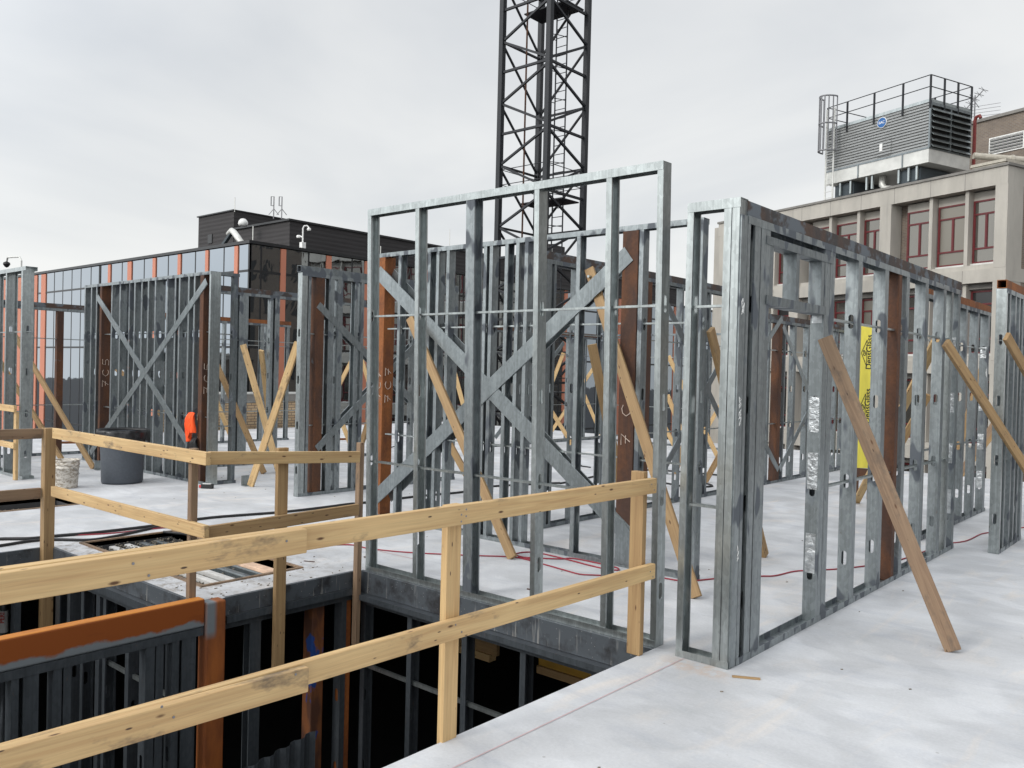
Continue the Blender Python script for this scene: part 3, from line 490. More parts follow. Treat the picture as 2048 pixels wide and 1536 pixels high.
# marks scribbled on the steel (front face of a wall running away = local -y)
scribble(rw, -.045, -.001, 2.02, 3, .018, (0, -1, 0)); scribble(rw, -.045, -.001, 1.40, 5, .015, (0, -1, 0)); scribble(rw, -.02, -.001, .62, 3, .012, (0, -1, 0))
scribble(lpr, -.1, -.001, 1.9, 2, .03, (0, -1, 0)); scribble(lpr, -.1, -.001, 1.3, 2, .03, (0, -1, 0)); scribble(w4, 2.76, -.001, 1.75, 3, .03, (0, -1, 0))
def stamp(parent, txt, loc, size, ex, ey): 
    ex = Vector(ex); ey = Vector(ey); mt = Matrix((ex, ey, ex.cross(ey))).transposed().to_4x4(); mt.translation = loc; textmesh(txt, size, 'rust', 'lumber_stamp', parent, mt, .0004)
# ------------------------------------------------------------------ shaft: orange beam, lower stud walls, props
ob = empty('orange_beam', 'bright orange rusted beam with grey weld paint over the left shaft', 'steel beam', (-5.42, 0, 0))
a = M_('orange beam', (.50, .185, .025), .65, .1); n = a.noise(a.coord('World', (2, .8, 3)), 2, 5, .6); a.over(a.ramp(n, .45, .7, 0, .6), (.34, .10, .014)); z = a.z(); a.over(a.ramp(z[2], .034, .028), (.25, .06, .005)); a.over(a.ramp(n, .5, .7, 0, .8), (.15, .034, .005))  # brighter top, darker sides: the beam's shading is put into the colour by height
f = a.ramp(a.math('ADD', a.math('MULTIPLY', a.noise(a.coord('World', (3, 3, 3)), 2.0, 4), .12), z[2]), -.045, -.065); a.over(f, (.17, .19, .205)); MT['obeam'] = a.m
MB().box(-.045, -1.5, -.158, .045, 3.03, .036).build('tube', 'obeam', ob, bevel=.012)
a = M_('orange post', (.33, .10, .02), .7, .1); a.over(a.ramp(a.noise(a.coord('World', (3, 3, .8)), 2, 5), .45, .62), (.19, .055, .014)); z = a.z()
f = a.math('MULTIPLY', a.ramp(a.math('ABSOLUTE', a.math('SUBTRACT', z[1], 3.07)), .05, .02), a.ramp(z[2], -.26, -.2)); a.over(f, (.17, .19, .205)); MT['opost'] = a.m
MB().box(-.055, 3.034, -3.2, .055, 3.185, .003).build('post', 'opost', ob, bevel=.012)
def low(label, X, Y, dirn, Ln, top, studs, rods=(), mat='galvshaded'):
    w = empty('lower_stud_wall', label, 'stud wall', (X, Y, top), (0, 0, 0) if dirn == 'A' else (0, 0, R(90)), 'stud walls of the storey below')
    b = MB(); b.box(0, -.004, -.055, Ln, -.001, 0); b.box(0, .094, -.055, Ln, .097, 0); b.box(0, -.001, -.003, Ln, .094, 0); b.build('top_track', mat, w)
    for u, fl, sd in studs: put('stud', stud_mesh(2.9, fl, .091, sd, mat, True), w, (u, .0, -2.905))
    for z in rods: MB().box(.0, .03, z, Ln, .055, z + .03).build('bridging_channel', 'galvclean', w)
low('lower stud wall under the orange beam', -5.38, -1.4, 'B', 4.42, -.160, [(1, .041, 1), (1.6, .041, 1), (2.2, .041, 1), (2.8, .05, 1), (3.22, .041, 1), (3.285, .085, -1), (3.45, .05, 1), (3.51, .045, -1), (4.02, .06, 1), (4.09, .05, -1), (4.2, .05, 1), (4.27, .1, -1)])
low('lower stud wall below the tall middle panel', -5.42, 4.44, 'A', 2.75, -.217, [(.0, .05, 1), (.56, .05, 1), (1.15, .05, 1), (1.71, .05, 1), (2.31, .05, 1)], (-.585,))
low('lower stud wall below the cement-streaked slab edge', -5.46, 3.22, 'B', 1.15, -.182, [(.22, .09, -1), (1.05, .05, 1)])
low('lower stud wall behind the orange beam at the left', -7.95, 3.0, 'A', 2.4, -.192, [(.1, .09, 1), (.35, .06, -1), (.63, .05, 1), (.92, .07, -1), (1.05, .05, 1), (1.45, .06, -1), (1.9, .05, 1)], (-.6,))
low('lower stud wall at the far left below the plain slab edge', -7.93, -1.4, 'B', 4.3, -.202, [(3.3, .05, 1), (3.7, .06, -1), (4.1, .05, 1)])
cp = empty('rusty_column', 'rusty column daubed with blue paint down in the shaft', 'steel column', (-5.62, 4.12, -3.2))
a = M_('blue daubed rust', (.20, .07, .022), .75, .1); a.over(a.ramp(a.noise(a.coord('World', (3, 3, 1)), 2, 5), .5, .6), (.09, .035, .018)); a.over(a.ramp(a.noise(a.coord('World', (6, 6, 3.2)), 1.4, 3), .57, .61), (.012, .055, .24)); MT['bluerust'] = a.m
MB().box(-.06, -.06, 0, .06, .06, 3.0).build('shaft', 'bluerust', cp, bevel=.01); MB().box(-.09, -.09, 0, .09, .09, .012).build('base_plate', 'rust', cp)
cp = empty('rusty_column', 'dark red column beside the blue-daubed one down in the shaft', 'steel column', (-5.52, 4.33, -3.2)); MB().box(-.05, -.05, 0, .05, .05, 3.0).build('shaft', 'orange', cp, bevel=.01); MB().box(-.08, -.08, 0, .08, .08, .012).build('base_plate', 'rust', cp)
def shore(label, x, y, h, lab=None):
    s = empty('shoring_prop', label, 'shoring prop', (x, y, -3.2), group='steel shoring props in the shaft')
    MB().tube([(0, 0, 0), (0, 0, h * .55)], .04, 14).build('outer_tube', 'galvshaded', s, smooth=True); t = MB(); t.tube([(0, 0, h * .5), (0, 0, h)], .03, 14); t.build('inner_tube', 'galvshaded', s, smooth=True)
    [MB().tube([(.02, -.025, h * .5 + .11 * i), (.021, -.0275, h * .5 + .11 * i)], .009, 8).build('pin_hole', 'black', s) for i in range(2, 13)]
    MB().box(-.07, -.07, h - .006, .07, .07, h).build('head_plate', 'galvshaded', s); MB().lathe([(.041, h * .55 - .03), (.06, h * .55 - .03), (.06, h * .55 + .03), (.031, h * .55 + .03)], 14).build('collar', 'galvshaded', s)
    if lab:
        q = MB(); q.tube([(0, 0, lab - .1), (0, 0, lab + .12)], .0412, 14, False); o = q.build('sticker', 'white', s, smooth=True)
        # lettering faces the camera side, reading up the tube
        zt = Vector((0, 0, 1)); nr = Vector((.81, -.585, 0)).normalized(); up2 = nr.cross(zt) * -1
        mt = Matrix((zt, nr.cross(zt), nr)).transposed().to_4x4(); mt.translation = nr * .042 + Vector((0, 0, lab + .055)); textmesh('PERI', .06, 'redtip', 'lettering', o, mt, .002, .0012)
shore('steel shoring prop with a white sticker behind the orange post', -6.32, 4.0, 3.0, 1.67)
shore('plain steel shoring prop left of the stickered one', -6.75, 3.9, 3.0)
shore('steel shoring prop at the far left of the shaft', -9.4, 3.1, 3.0, 2.2)
cd = MB(); n = 24
vs = []
for i in range(n + 1):
    y = 2.95 + .75 * i / n; x = -5.0 - (.03 if (i // 2) % 2 else 0); vs += [(x, y, -2.2), (x, y, -1.10 + .12 * i / n)]
cd.add(vs, [(2 * i, 2 * i + 2, 2 * i + 3, 2 * i + 1) for i in range(n)]); o = cd.build('corrugated_sheet', 'galvshaded'); sm = o.modifiers.new('s', 'SOLIDIFY'); sm.thickness = .002
tag(o, 'dark corrugated metal sheet standing in the bottom of the shaft', 'metal sheet')
yb = empty('formwork_beam', 'yellow formwork beam under the deck behind the lower studs', 'formwork beam', (0, 0, 0)); MB().box(-4.95, 6.2, -1.1, -3.9, 6.24, -.9).build('web', 'yellowply', yb); MB().box(-4.95, 6.17, -1.17, -3.9, 6.27, -1.1).build('flange', 'wood2', yb); MB().box(-4.95, 6.17, -.9, -3.9, 6.27, -.85).build('flange', 'wood2', yb)
yb = empty('formwork_beam', 'short tan formwork beam further left under the deck', 'formwork beam', (0, 0, 0)); MB().box(-6.1, 6.2, -1.15, -5.48, 6.24, -.95).build('web', 'wood2', yb); MB().box(-6.1, 6.17, -1.22, -5.55, 6.27, -1.15).build('flange', 'wood', yb)

# ------------------------------------------------------------------ block-outs in the deck
bo = empty('floor_recess', 'open recess in the deck with metal ribs and gravel behind the front rail', 'floor recess', (-7.92, 3.26, 0))
MB().box(-.02, -.02, -.11, 2.12, .86, -.09).build('metal_deck', 'galvdark', bo)
for i in range(5): MB().box(.05, .06 + i * .14, -.089, 2.05, .12 + i * .14, -.045).build('deck_rib', 'dust' if i in (1, 2) else 'galvdark', bo, bevel=.01)
MB().box(.9, .64, -.089, 2.05, .76, -.02).build('foam_strip', 'pinkpad', bo, bevel=.02); MB().box(1.1, .0, -.089, 2.08, .06, -.015).build('foam_strip', 'pinkpad', bo, bevel=.02)
b = MB(); b.box(-.03, -.03, -.04, 2.13, 0, .012); b.box(-.03, .84, -.06, 2.13, .87, .012); b.box(-.03, 0, -.04, 0, .84, .012); b.box(2.1, 0, -.05, 2.13, .84, .012); b.build('edge_board', 'woodold', bo)
db = MB(); rnd = random.Random(3)
for i in range(1700):
    x = rnd.uniform(.03, 2.07); y = rnd.uniform(.03, .81)
    if x > 1. and .2 < y < .6 and rnd.random() < .8: continue
    s = rnd.uniform(.004, .013); z = -.088 + rnd.random() * (.055 if x < 1 else .02); db.bar((x, y, z), (x + s, y + rnd.uniform(-s, s), z + s * .6), s, s * .8, (0, rnd.random(), 1))
tag(db.build('gravel', 'debris', None, (-7.92, 3.26, 0)), 'loose gravel and mortar crumbs in the deck recess', 'gravel')['kind'] = 'stuff'
bo2 = empty('floor_recess', 'narrow dark recess in the deck at the far left behind the corner post', 'floor recess', (-10.85, 2.6, 0)); MB().box(-.02, -.02, -.15, .72, 1.55, -.12).build('metal_deck', 'under', bo2)
b = MB(); b.box(-.03, -.03, -.04, .73, 0, .01); b.box(-.03, 1.53, -.04, .73, 1.56, .01); b.box(-.03, 0, -.04, 0, 1.53, .01); b.box(.7, 0, -.04, .73, 1.53, .01); b.build('edge_board', 'woodold', bo2)
db = MB()
for i in range(160):
    x = rnd.uniform(.02, .68); y = rnd.uniform(.3, 1.5); s = rnd.uniform(.01, .03); db.bar((x, y, -.11), (x + s, y + s, -.09), s, s, (0, 0, 1))
tag(db.build('gravel', 'debris', None, (-10.85, 2.6, 0)), 'rubble crumbs in the narrow far-left recess', 'gravel')['kind'] = 'stuff'
sc = MB()
for i in range(260):
    x = rnd.gauss(-6.0, .8); y = rnd.gauss(3.5, .5)
    if ishole(x, y) or x < -7.9 or x > -5.45 or y < 3.05: continue
    s = rnd.uniform(.004, .012); sc.bar((x, y, .003), (x + s, y + s, .006), s, .005)
for i in range(26):
    x = rnd.uniform(-2.5, 1); y = rnd.uniform(1.5, 9); s = rnd.uniform(.003, .008)
    if not ishole(x, y): sc.bar((x, y, .002), (x + s * 2, y + s, .004), s, .004)
for i in range(60):
    x = rnd.uniform(-12, -2.7); y = rnd.uniform(4.6, 9); s = rnd.uniform(.003, .01)
    if not ishole(x, y): sc.bar((x, y, .002), (x + s * 2, y + s, .004), s, .004)
tag(sc.build('crumbs', 'debris'), 'scattered mortar crumbs on the deck', 'debris')['kind'] = 'stuff'
# chalk line & small litter
o = MB().add([(-2.44, 1.2, .004), (-2.435, 1.2, .004), (-2.425, 4.4, .004), (-2.43, 4.4, .004)], [(0, 1, 2, 3)]).build('chalk_line', 'pinkline'); tag(o, 'faint red snapped line on the near deck beside the slab edge', 'chalk line')
o = MB().add([(-9.8, 4.9, .004), (-9.79, 4.9, .004), (-5.39, 5.02, .004), (-5.4, 5.01, .004)], [(0, 1, 2, 3)]).build('chalk_line', 'pinkline'); tag(o, 'faint red line on the deck behind the tall panel', 'chalk line')
def chip(label, x, y, l, w, a, mat='wood2', cat='wood chip', name='wood_chip', h=.008):
    o = MB().box(-l / 2, -w / 2, 0, l / 2, w / 2, h).build(name, mat, None, (x, y, .001), (0, 0, a), bevel=.001); tag(o, label, cat)
chip('reddish wood splinter lying at the near corner of the right wall', -2.02, 4.36, .15, .02, .5)
chip('small bent steel scrap on the deck in front of the tall panel', -4.05, 4.95, .06, .008, .2, 'rust', 'scrap', 'steel_scrap')
chip('rusty nail on the deck left of the thin rail post', -5.95, 4.3, .10, .008, .5, 'rust', 'nail', 'nail', .006)
chip('grey-brown fleck on the deck near the red cord', -5.75, 4.75, .04, .02, .1, 'rust', 'scrap', 'steel_scrap')
chip('dark sliver on the deck left of the grey bin', -11.9, 4.55, .09, .008, .8, 'rust', 'scrap', 'steel_scrap')
chip('red-brown plank lying on the far deck at the left', -17.6, 7.6, 1.6, .09, 1.2, 'rustlight', 'plank', 'plank', .04)
chip('thin red plank lying on the far deck beyond the X of props', -15.6, 12.2, 1.4, .09, 1.35, 'rustlight', 'plank', 'plank', .04)
b = MB(); b.tube([(0, 0, .02), (.1, .05, .01), (.2, .12, .03), (.22, .2, .05)], .012, 6); b.tube([(.05, -.05, .01), (.2, .0, .015)], .01, 6); tag(b.build('black_scrap', 'black', None, (-13.6, 11.6, 0)), 'black strap scrap on the deck behind the grey-header wall', 'strap')
b = MB(); b.tube([(-.2, .1, .02), (0, 0, .012), (.25, -.04, .012)], .012, 6); b.tube([(-.15, .16, .03), (0, .03, .014)], .012, 6); tag(b.build('black_scrap', 'black', None, (-8.9, 12.2, 0)), 'black tie scrap on the deck right of the sixth stud', 'strap')

# ------------------------------------------------------------------ cords
def cord(label, pts, r, mat, name='cord'):
    P = [Vector((x, y, r + .001 + (z if (z := (p[2] if len((p := (x, y, 0))) > 3 else 0)) else 0))) for x, y in pts]; Q = []
    for i in range(len(P) - 1):
        p0 = P[max(i - 1, 0)]; p1 = P[i]; p2 = P[i + 1]; p3 = P[min(i + 2, len(P) - 1)]
        for k in range(5):
            t = k / 5; Q.append(.5 * ((2 * p1) + (-p0 + p2) * t + (2 * p0 - 5 * p1 + 4 * p2 - p3) * t * t + (-p0 + 3 * p1 - 3 * p2 + p3) * t ** 3))
    Q.append(P[-1]); tag(MB().tube(Q, r, 6).build(name, mat, smooth=True), label, 'cord')
cord('long dark red cord snaking across the deck to the right edge', [(-6.9, 4.3), (-6.518, 4.605), (-6.249, 4.968), (-6.02, 4.989), (-5.709, 5.107), (-5.373, 5.32), (-5.106, 5.519), (-4.853, 5.704), (-4.551, 5.685), (-4.244, 5.638), (-4.074, 5.617), (-3.954, 5.695), (-3.739, 5.849), (-3.565, 6.0), (-3.343, 6.06), (-3.195, 6.353), (-2.992, 6.666), (-2.911, 6.778), (-2.858, 7.065), (-2.75, 7.234), (-2.616, 7.457), (-2.475, 7.804), (-2.353, 8.258), (-2.291, 9.006), (-2.3, 9.35), (-2.149, 9.75), (-2.128, 10.33), (-2.077, 10.559), (-1.867, 11.246), (-1.684, 11.742), (-1.2, 12.4)], .006, 'redcord')
cord('red cord loops on the deck at the foot of the long prop', [(-4.7, 5.75), (-4.921, 5.79), (-4.93, 5.93), (-4.814, 6.0), (-4.491, 5.98), (-4.13, 5.93), (-3.944, 5.96), (-4.0, 6.04), (-4.229, 6.06), (-4.473, 6.05), (-4.534, 5.95), (-4.675, 5.84), (-4.84, 5.73)], .006, 'redcord')
blk = [(-8.6, 1.2), (-8.558, 2.62), (-8.539, 2.776), (-8.389, 2.975), (-8.362, 3.181), (-8.285, 3.56), (-8.268, 4.174), (-8.324, 4.728), (-8.141, 5.475), (-8.106, 5.993), (-8.114, 6.438), (-8.078, 6.6), (-8.043, 7.537), (-7.951, 8.215), (-8.082, 8.911), (-7.723, 9.957), (-7.673, 10.2), (-7.9, 12.5), (-6.5, 13)]
cord('thick black cable running back across the deck behind the lower rail', blk, .014, 'black', 'cable')
cord('second black cable beside the deck recess', [(-8.2, 1.2), (-8.22, 2.517), (-8.274, 2.935), (-8.198, 3.119), (-7.98, 3.336), (-8.0, 3.579), (-8.037, 3.688), (-8.2, 4.1), (-8.27, 4.3)], .013, 'black', 'cable')
cord('thin red cord lying along the black cables', [(-8.62, 1.2), (-8.6, 2.7), (-8.45, 3.0), (-8.40, 3.2), (-8.2, 3.6), (-8.15, 4.05), (-8.0, 4.35), (-7.7, 4.3), (-7.4, 4.25), (-7.1, 4.2)], .006, 'redcord')
cord('tangle of black cable at the back of the deck recess', [(-7.9, 4.0), (-7.6, 4.12), (-7.3, 4.18), (-7.0, 4.3), (-7.2, 4.45), (-7.5, 4.3), (-7.35, 4.15), (-7.1, 4.35), (-6.8, 4.25)], .013, 'black', 'cable')
cord('black cable on the deck behind the corner return', [(-7.2, 10.9), (-6.7, 11.3), (-6.2, 11.2), (-6.0, 11.6), (-6.4, 11.9)], .014, 'black', 'cable')

# ------------------------------------------------------------------ bin, bucket, vest, case, cup, sheathing strip
bn = empty('trash_bin', 'grey round trash bin with a black liner beside the cross-braced wall', 'trash bin', (-11.65, 5.29, 0))
MB().lathe([(.0, .012), (.24, .012), (.255, .0), (.265, .03), (.275, .35), (.295, .66), (.305, .70), (.285, .70), (.26, .1), (0, .03)], 40).build('body', 'can', bn, smooth=True)
MB().lathe([(.31, .695), (.325, .70), (.326, .72), (.315, .73), (.29, .73), (.284, .71)], 40).build('rim', 'black', bn, smooth=True)
bg_ = MB(); n = 72; prof = [(.29, .55), (.305, .725), (.33, .738), (.335, .70), (.335, .65), (.33, .59)]; vs = []
for i, (r, z) in enumerate(prof):
    for k in range(n):
        a = 2 * math.pi * k / n; wv = .012 * math.sin(a * 9 + i) + .008 * math.sin(a * 23 + i * 2); dz = (.035 * math.sin(a * 3 + 1) + .018 * math.sin(a * 11)) * (i >= 4)
        rr = r + wv * (i > 2); vs.append((rr * math.cos(a), rr * math.sin(a), z + dz))
bg_.add(vs, [(i * n + k, i * n + (k + 1) % n, (i + 1) * n + (k + 1) % n, (i + 1) * n + k) for i in range(len(prof) - 1) for k in range(n)]); bg_.build('liner', 'bag', bn, smooth=True)
MB().lathe([(0, .42), (.26, .45), (.288, .69)], 32).build('liner', 'bag', bn, smooth=True)
bk = empty('bucket', 'dirty white mortar bucket behind the corner rail post', 'bucket', (-11.59, 4.54, 0))
MB().lathe([(0, .004), (.125, .004), (.13, .012), (.143, .26), (.15, .262), (.15, .275), (.145, .277), (.147, .3), (.155, .302), (.155, .318), (.148, .32), (.15, .35), (.158, .352), (.158, .37), (.145, .37), (.135, .1), (0, .05)], 36).build('body', 'bucket', bk, smooth=True)
MB().tube([(.15 * math.cos(a), .15 * math.sin(a), .29 - .12 * math.sin(a if a < math.pi else 0)) for a in [math.pi * i / 12 for i in range(13)]], .003, 6).build('handle', 'galvclean', bk)
# vest hanging on the rod of the left wall
vs = []; fs = []; nu, nv = 22, 22
for j in range(nv + 1):
    v = j / nv
    for i in range(nu + 1):
        u = i / nu; z = .985 - v * (.28 if u > .55 else .36 + .05 * math.sin(u * 6)); x = -11.10 + u * (.16 + .03 * min(v * 3, 1)) - .015 * min(v * 3, 1)
        yy = 5.965 - .025 * math.sin(min(v * 4, 1) * 1.57) - .034 * math.sin(u * 21 + v * 2.5) * min(v * 3 + .2, 1); vs.append((x, yy, z - (1 - math.sin(u * 3.14)) * .012 * (1 - v)))
for j in range(nv):
    for i in range(nu): a = j * (nu + 1) + i; fs.append((a, a + 1, a + nu + 2, a + nu + 1))
vb = MB(); vb.add(vs, fs); o = vb.build('orange_vest', 'hivis', smooth=True); sm = o.modifiers.new('s', 'SOLIDIFY'); sm.thickness = .012; tag(o, 'bright orange vest hung on the stud wall', 'vest')
vb = MB(); vb.add([(x + .04, y + .02, (z - .8) * .75 + .50) for x, y, z in vs], fs); o = vb.build('black_cloth', 'black', smooth=True); sm = o.modifiers.new('s', 'SOLIDIFY'); sm.thickness = .01; tag(o, 'black cloth hanging just below the orange vest', 'cloth')
tc_ = empty('tool_case', 'small black tool case with a red end on the deck by the wall corner', 'tool case', (-10.42, 5.86, 0), (0, 0, .62)); MB().box(-.07, -.03, .001, .09, .03, .06).build('case', 'black', tc_, bevel=.008); MB().tube([(-.07, 0, .025), (-.10, 0, .025)], .02, 12).build('end_cap', 'redtip', tc_); MB().box(-.05, -.02, .06, .06, .02, .066).build('label', 'white', tc_)
cu = MB().lathe([(0, 0), (.035, 0), (.055, .13), (.05, .13), (.032, .01), (0, .01)], 20).build('cup', 'white', None, (-12.45, 14.72, .935), smooth=True); tag(cu, 'white foam cup perched on the far stud wall', 'cup')
cd_ = MB().tube([(0, 0, 0), (0, .06, .0), (0, .09, -.02)], .02, 8).build('caulk_end', 'beige', None, (-7.28, 6.07, 1.27)); tag(cd_, 'cream plastic tube tip stuck to the rusty post behind the tall panel', 'plastic tube')
# sheathing strip with lettering (stands upright behind the right wall)
ys = empty('sheathing_strip', 'tall yellow sheathing offcut with black lettering standing behind the right wall', 'sheathing board', (-5.40, 16.45, 0))
bx = Vector((.756, .655, 0)); nv_ = Vector((.655, -.756, 0))
B = MB(); B.bar((0, 0, .005), (0, 0, 2.70), .25, .016, nv_); B.build('board', 'yellow', ys)
mt0 = Matrix((Vector((0, 0, 1)), -bx, nv_)).transposed().to_4x4()
for zc in (2.20, 1.18):
    mt = mt0.copy(); mt.translation = nv_ * .0095 + bx * .05 + Vector((0, 0, zc)); textmesh('DensGlass', .155, 'black', 'lettering', ys, mt, .0015, .0022)
    tr = MB(); c = nv_ * .0095 + bx * -.05 + Vector((0, 0, zc - .02)); t = .012
    A_, B_, D_ = c + Vector((0, 0, .25)) + bx * .055, c + Vector((0, 0, -.25)) + bx * .055, c - bx * .05
    for p, q in ((A_, B_), (B_, D_), (D_, A_)): tr.bar(p, q, t, .002, nv_)
    tr.build('logo', 'black', ys); mt = mt0.copy(); mt.translation = c + nv_ * .001 + bx * .015; textmesh('GP', .085, 'black', 'lettering', ys, mt, .0015, .002)
lb = MB(); lb.box(0, 0, .3, .18, .05, .42); lb.box(0, .02, 0, .03, .04, .3); lb.box(.15, .02, 0, .18, .04, .3); tag(lb.build('small_trestle', 'rust', None, (-4.1, 12.2, 0)), 'small rusty trestle on the far deck seen through the right wall', 'trestle')

# ------------------------------------------------------------------ tower crane mast
cr_ = empty('crane_mast', 'black lattice mast of a tower crane rising out of the top of the picture', 'crane mast', (-16.83, 20.84, -15))
S = 2.0; legs = [(0, 0), (-S, 0), (-S, S), (0, S)]; Z0, Z1 = 0, 34; HM = 2.04
for x, y in legs: MB().box(x - .085, y - .085, Z0, x + .085, y + .085, Z1).build('leg', 'crane', cr_)
off = 15 + 12.26 - 6 * HM * 2 + 24 * 0
lev = 15 + 11.55
faces_ = [((0, 0), (-S, 0)), ((0, 0), (0, S)), ((-S, S), (-S, 0)), ((-S, S), (0, S))]
for fi, (p, q) in enumerate(faces_):
    b = MB(); base = lev + (0 if fi < 2 else HM / 2)
    for k in range(-12, 5):
        z = base + k * HM
        if z < .2 or z + HM > 33.9: continue
        P = lambda t, zz: (p[0] + (q[0] - p[0]) * t, p[1] + (q[1] - p[1]) * t, zz)
        if fi < 2:
            b.bar(P(0, z), P(1, z), .075, .075); b.bar(P(0, z + .08), P(1, z + HM / 2), .07, .07); b.bar(P(1, z + HM / 2), P(0, z + HM - .08), .07, .07)
        else:
            b.bar(P(0, z), P(1, z), .065, .065); b.bar(P(0, z + .05), P(1, z + HM - .05), .06, .06)
    b.build('lattice', 'crane', cr_)
b = MB(); b.tube([(-.95, 1.55, .5), (-.95, 1.55, 33)], .025, 6); b.tube([(-.5, 1.55, .5), (-.5, 1.55, 33)], .025, 6)
for i in range(108): b.tube([(-.95, 1.55, .6 + i * .3), (-.5, 1.55, .6 + i * .3)], .014, 5)
b.build('ladder', 'crane', cr_)
b = MB()
for i in range(22):
    z = 10 + i * 1.05; b.tube([(-.95 - .14 * math.sin(a) + .225 * (1 - math.cos(a)), 1.55 - .62 * math.sin(a), z) for a in [math.pi * k / 10 for k in range(11)]], .014, 5)
for f in (.3, .5, .7): b.tube([(-.95 - .14 * math.sin(math.pi * f) + .225 * (1 - math.cos(math.pi * f)), 1.55 - .62 * math.sin(math.pi * f), z) for z in (10, 33)], .012, 5)
b.build('ladder_cage', 'crane', cr_)
for z in (15 + 7.35, 15 + 13.75, 15 + 1): MB().box(-1.9, .95, z, -.1, 1.9, z + .04).build('platform', 'crane', cr_); bb = MB(); [bb.tube([(-1.95, y, z + h), (-.05, y, z + h)], .014, 5) for y in (.05, 1.95) for h in (.5, 1.0)]; [bb.tube([(x, .05, z + h), (x, 1.95, z + h)], .014, 5) for x in (-1.95, -.05) for h in (.5, 1.0)]; bb.build('handrail', 'crane', cr_)
MB().tube([(-1.45, .6, 0), (-1.45, .6, 34)], .03, 6).build('power_cable', 'rust', cr_)

# ------------------------------------------------------------------ glass building (left and behind)
XA, YA, ZR = -29.5, 18.2, 6.55
ba = empty('glass_building', 'long glass-clad building with salmon fins and dark rooftop screens behind the site', 'building', (XA, YA, -15))
oz = 15
b = MB(); b.box(-60, .25, 0, -.25, 46, ZR + oz - .3); b.build('body', 'blackframe', ba)
MB().box(-60.3, -.03, ZR + oz - .10, .03, 46, ZR + oz + .02).build('roof_edge', 'blackframe', ba)
bands = [ZR + oz - .12, 5.39 + oz, 2.39 + oz, -1.6 + oz, -4.6 + oz, -8.6 + oz]
finL = [(-56.257, -55.762), (-53.763, -53.299), (-51.498, -50.917), (-50.346, -49.713), (-42.016, -41.741), (-39.93, -39.519), (-37.45, -37.165), (-35.163, -34.901), (-32.846, -32.605), (-30.601, -30.342)]
mulL = [-78, -74, -70, -66, -63, -60.5, -58.6, -57.2, -54.9, -54.3, -52.6, -48.616, -47.487, -46.331, -45.213, -44.014, -40.557, -38.319, -36.056, -33.708, -31.43]
edges = sorted([x for f in finL for x in f] + mulL + [-85, -43.085, -42.857, XA - .12]); fset = set(finL)
for a_, b_ in zip(edges, edges[1:]):
    if (a_, b_) in fset: MB().box(a_ - XA, -.0, 0, b_ - XA, .1, ZR + oz - .14).build('fin', 'terra', ba)
    elif b_ - a_ > .3: MB().box(a_ - XA + .03, .04, 0, b_ - XA - .03, .07, ZR + oz - .13).build('glass_pane', 'facadeglass', ba)
b = MB()
for x in mulL + [-43.0, -42.95, XA - .06]: b.box(x - XA - .03, .03, 0, x - XA + .03, .12, ZR + oz - .125)
for z in bands[1:]: b.box(-55.6, .025, z - .045, -.05, .11, z + .045)
b.build('mullion', 'blackframe', ba)
finR = [(19.647, 19.882), (21.881, 22.14), (23.952, 24.149), (27.598, 27.858), (31.1, 31.35), (34.6, 34.85), (38.517, 38.8), (44.086, 44.365), (50.85, 51.185), (56.446, 56.91)]
mulR = [18.753, 20.996, 23.26, 25.2, 26.4, 28.9, 29.963, 30.247, 32.4, 33.6, 36, 37.3, 40.2, 41.8, 43, 46, 48, 49.5, 52.8, 54.6, 59, 62]
fs_ = set(finR); edges = sorted([x for f in finR for x in f] + mulR + [18.30, 64.1])
for a_, b_ in zip(edges, edges[1:]):
    if (a_, b_) in fs_: MB().box(-.1, a_ - YA, 0, .0, b_ - YA, ZR + oz - .14).build('fin', 'terra', ba)
    elif b_ - a_ > .25: MB().box(-.07, a_ - YA + .03, 0, -.04, b_ - YA - .03, ZR + oz - .13).build('glass_pane', 'facadeglass', ba)
b = MB()
for x in mulR + [18.26]: b.box(-.11, x - YA - .035, 0, -.03, x - YA + .035, ZR + oz - .125)
for z in bands[1:]: b.box(-.105, .06, z - .05, -.025, 45.9, z + .05)
b.build('mullion', 'blackframe', ba)
MB().box(-7.6, 3.85, ZR + oz, -3.0, 39.2, 8.25 + oz).build('roof_screen', 'cladding', ba); MB().box(-14.0, 30, ZR + oz, -7.7, 36.5, 8.05 + oz).build('roof_screen', 'cladding', ba)
MB().box(-7.7, 3.75, 8.2 + oz, -2.92, 39.3, 8.29 + oz).build('screen_cap', 'blackframe', ba)
MB().box(-11.1, 3.9, ZR + oz, -7.75, 40, 9.16 + oz).build('penthouse', 'cladding', ba); MB().box(-11.15, 3.82, 9.162 + oz, -7.7, 40.05, 9.22 + oz).build('penthouse_cap', 'blackframe', ba); MB().box(-10.1, 3.86, 7.75 + oz, -9.7, 3.9, 8.2 + oz).build('vent', 'blackframe', ba)
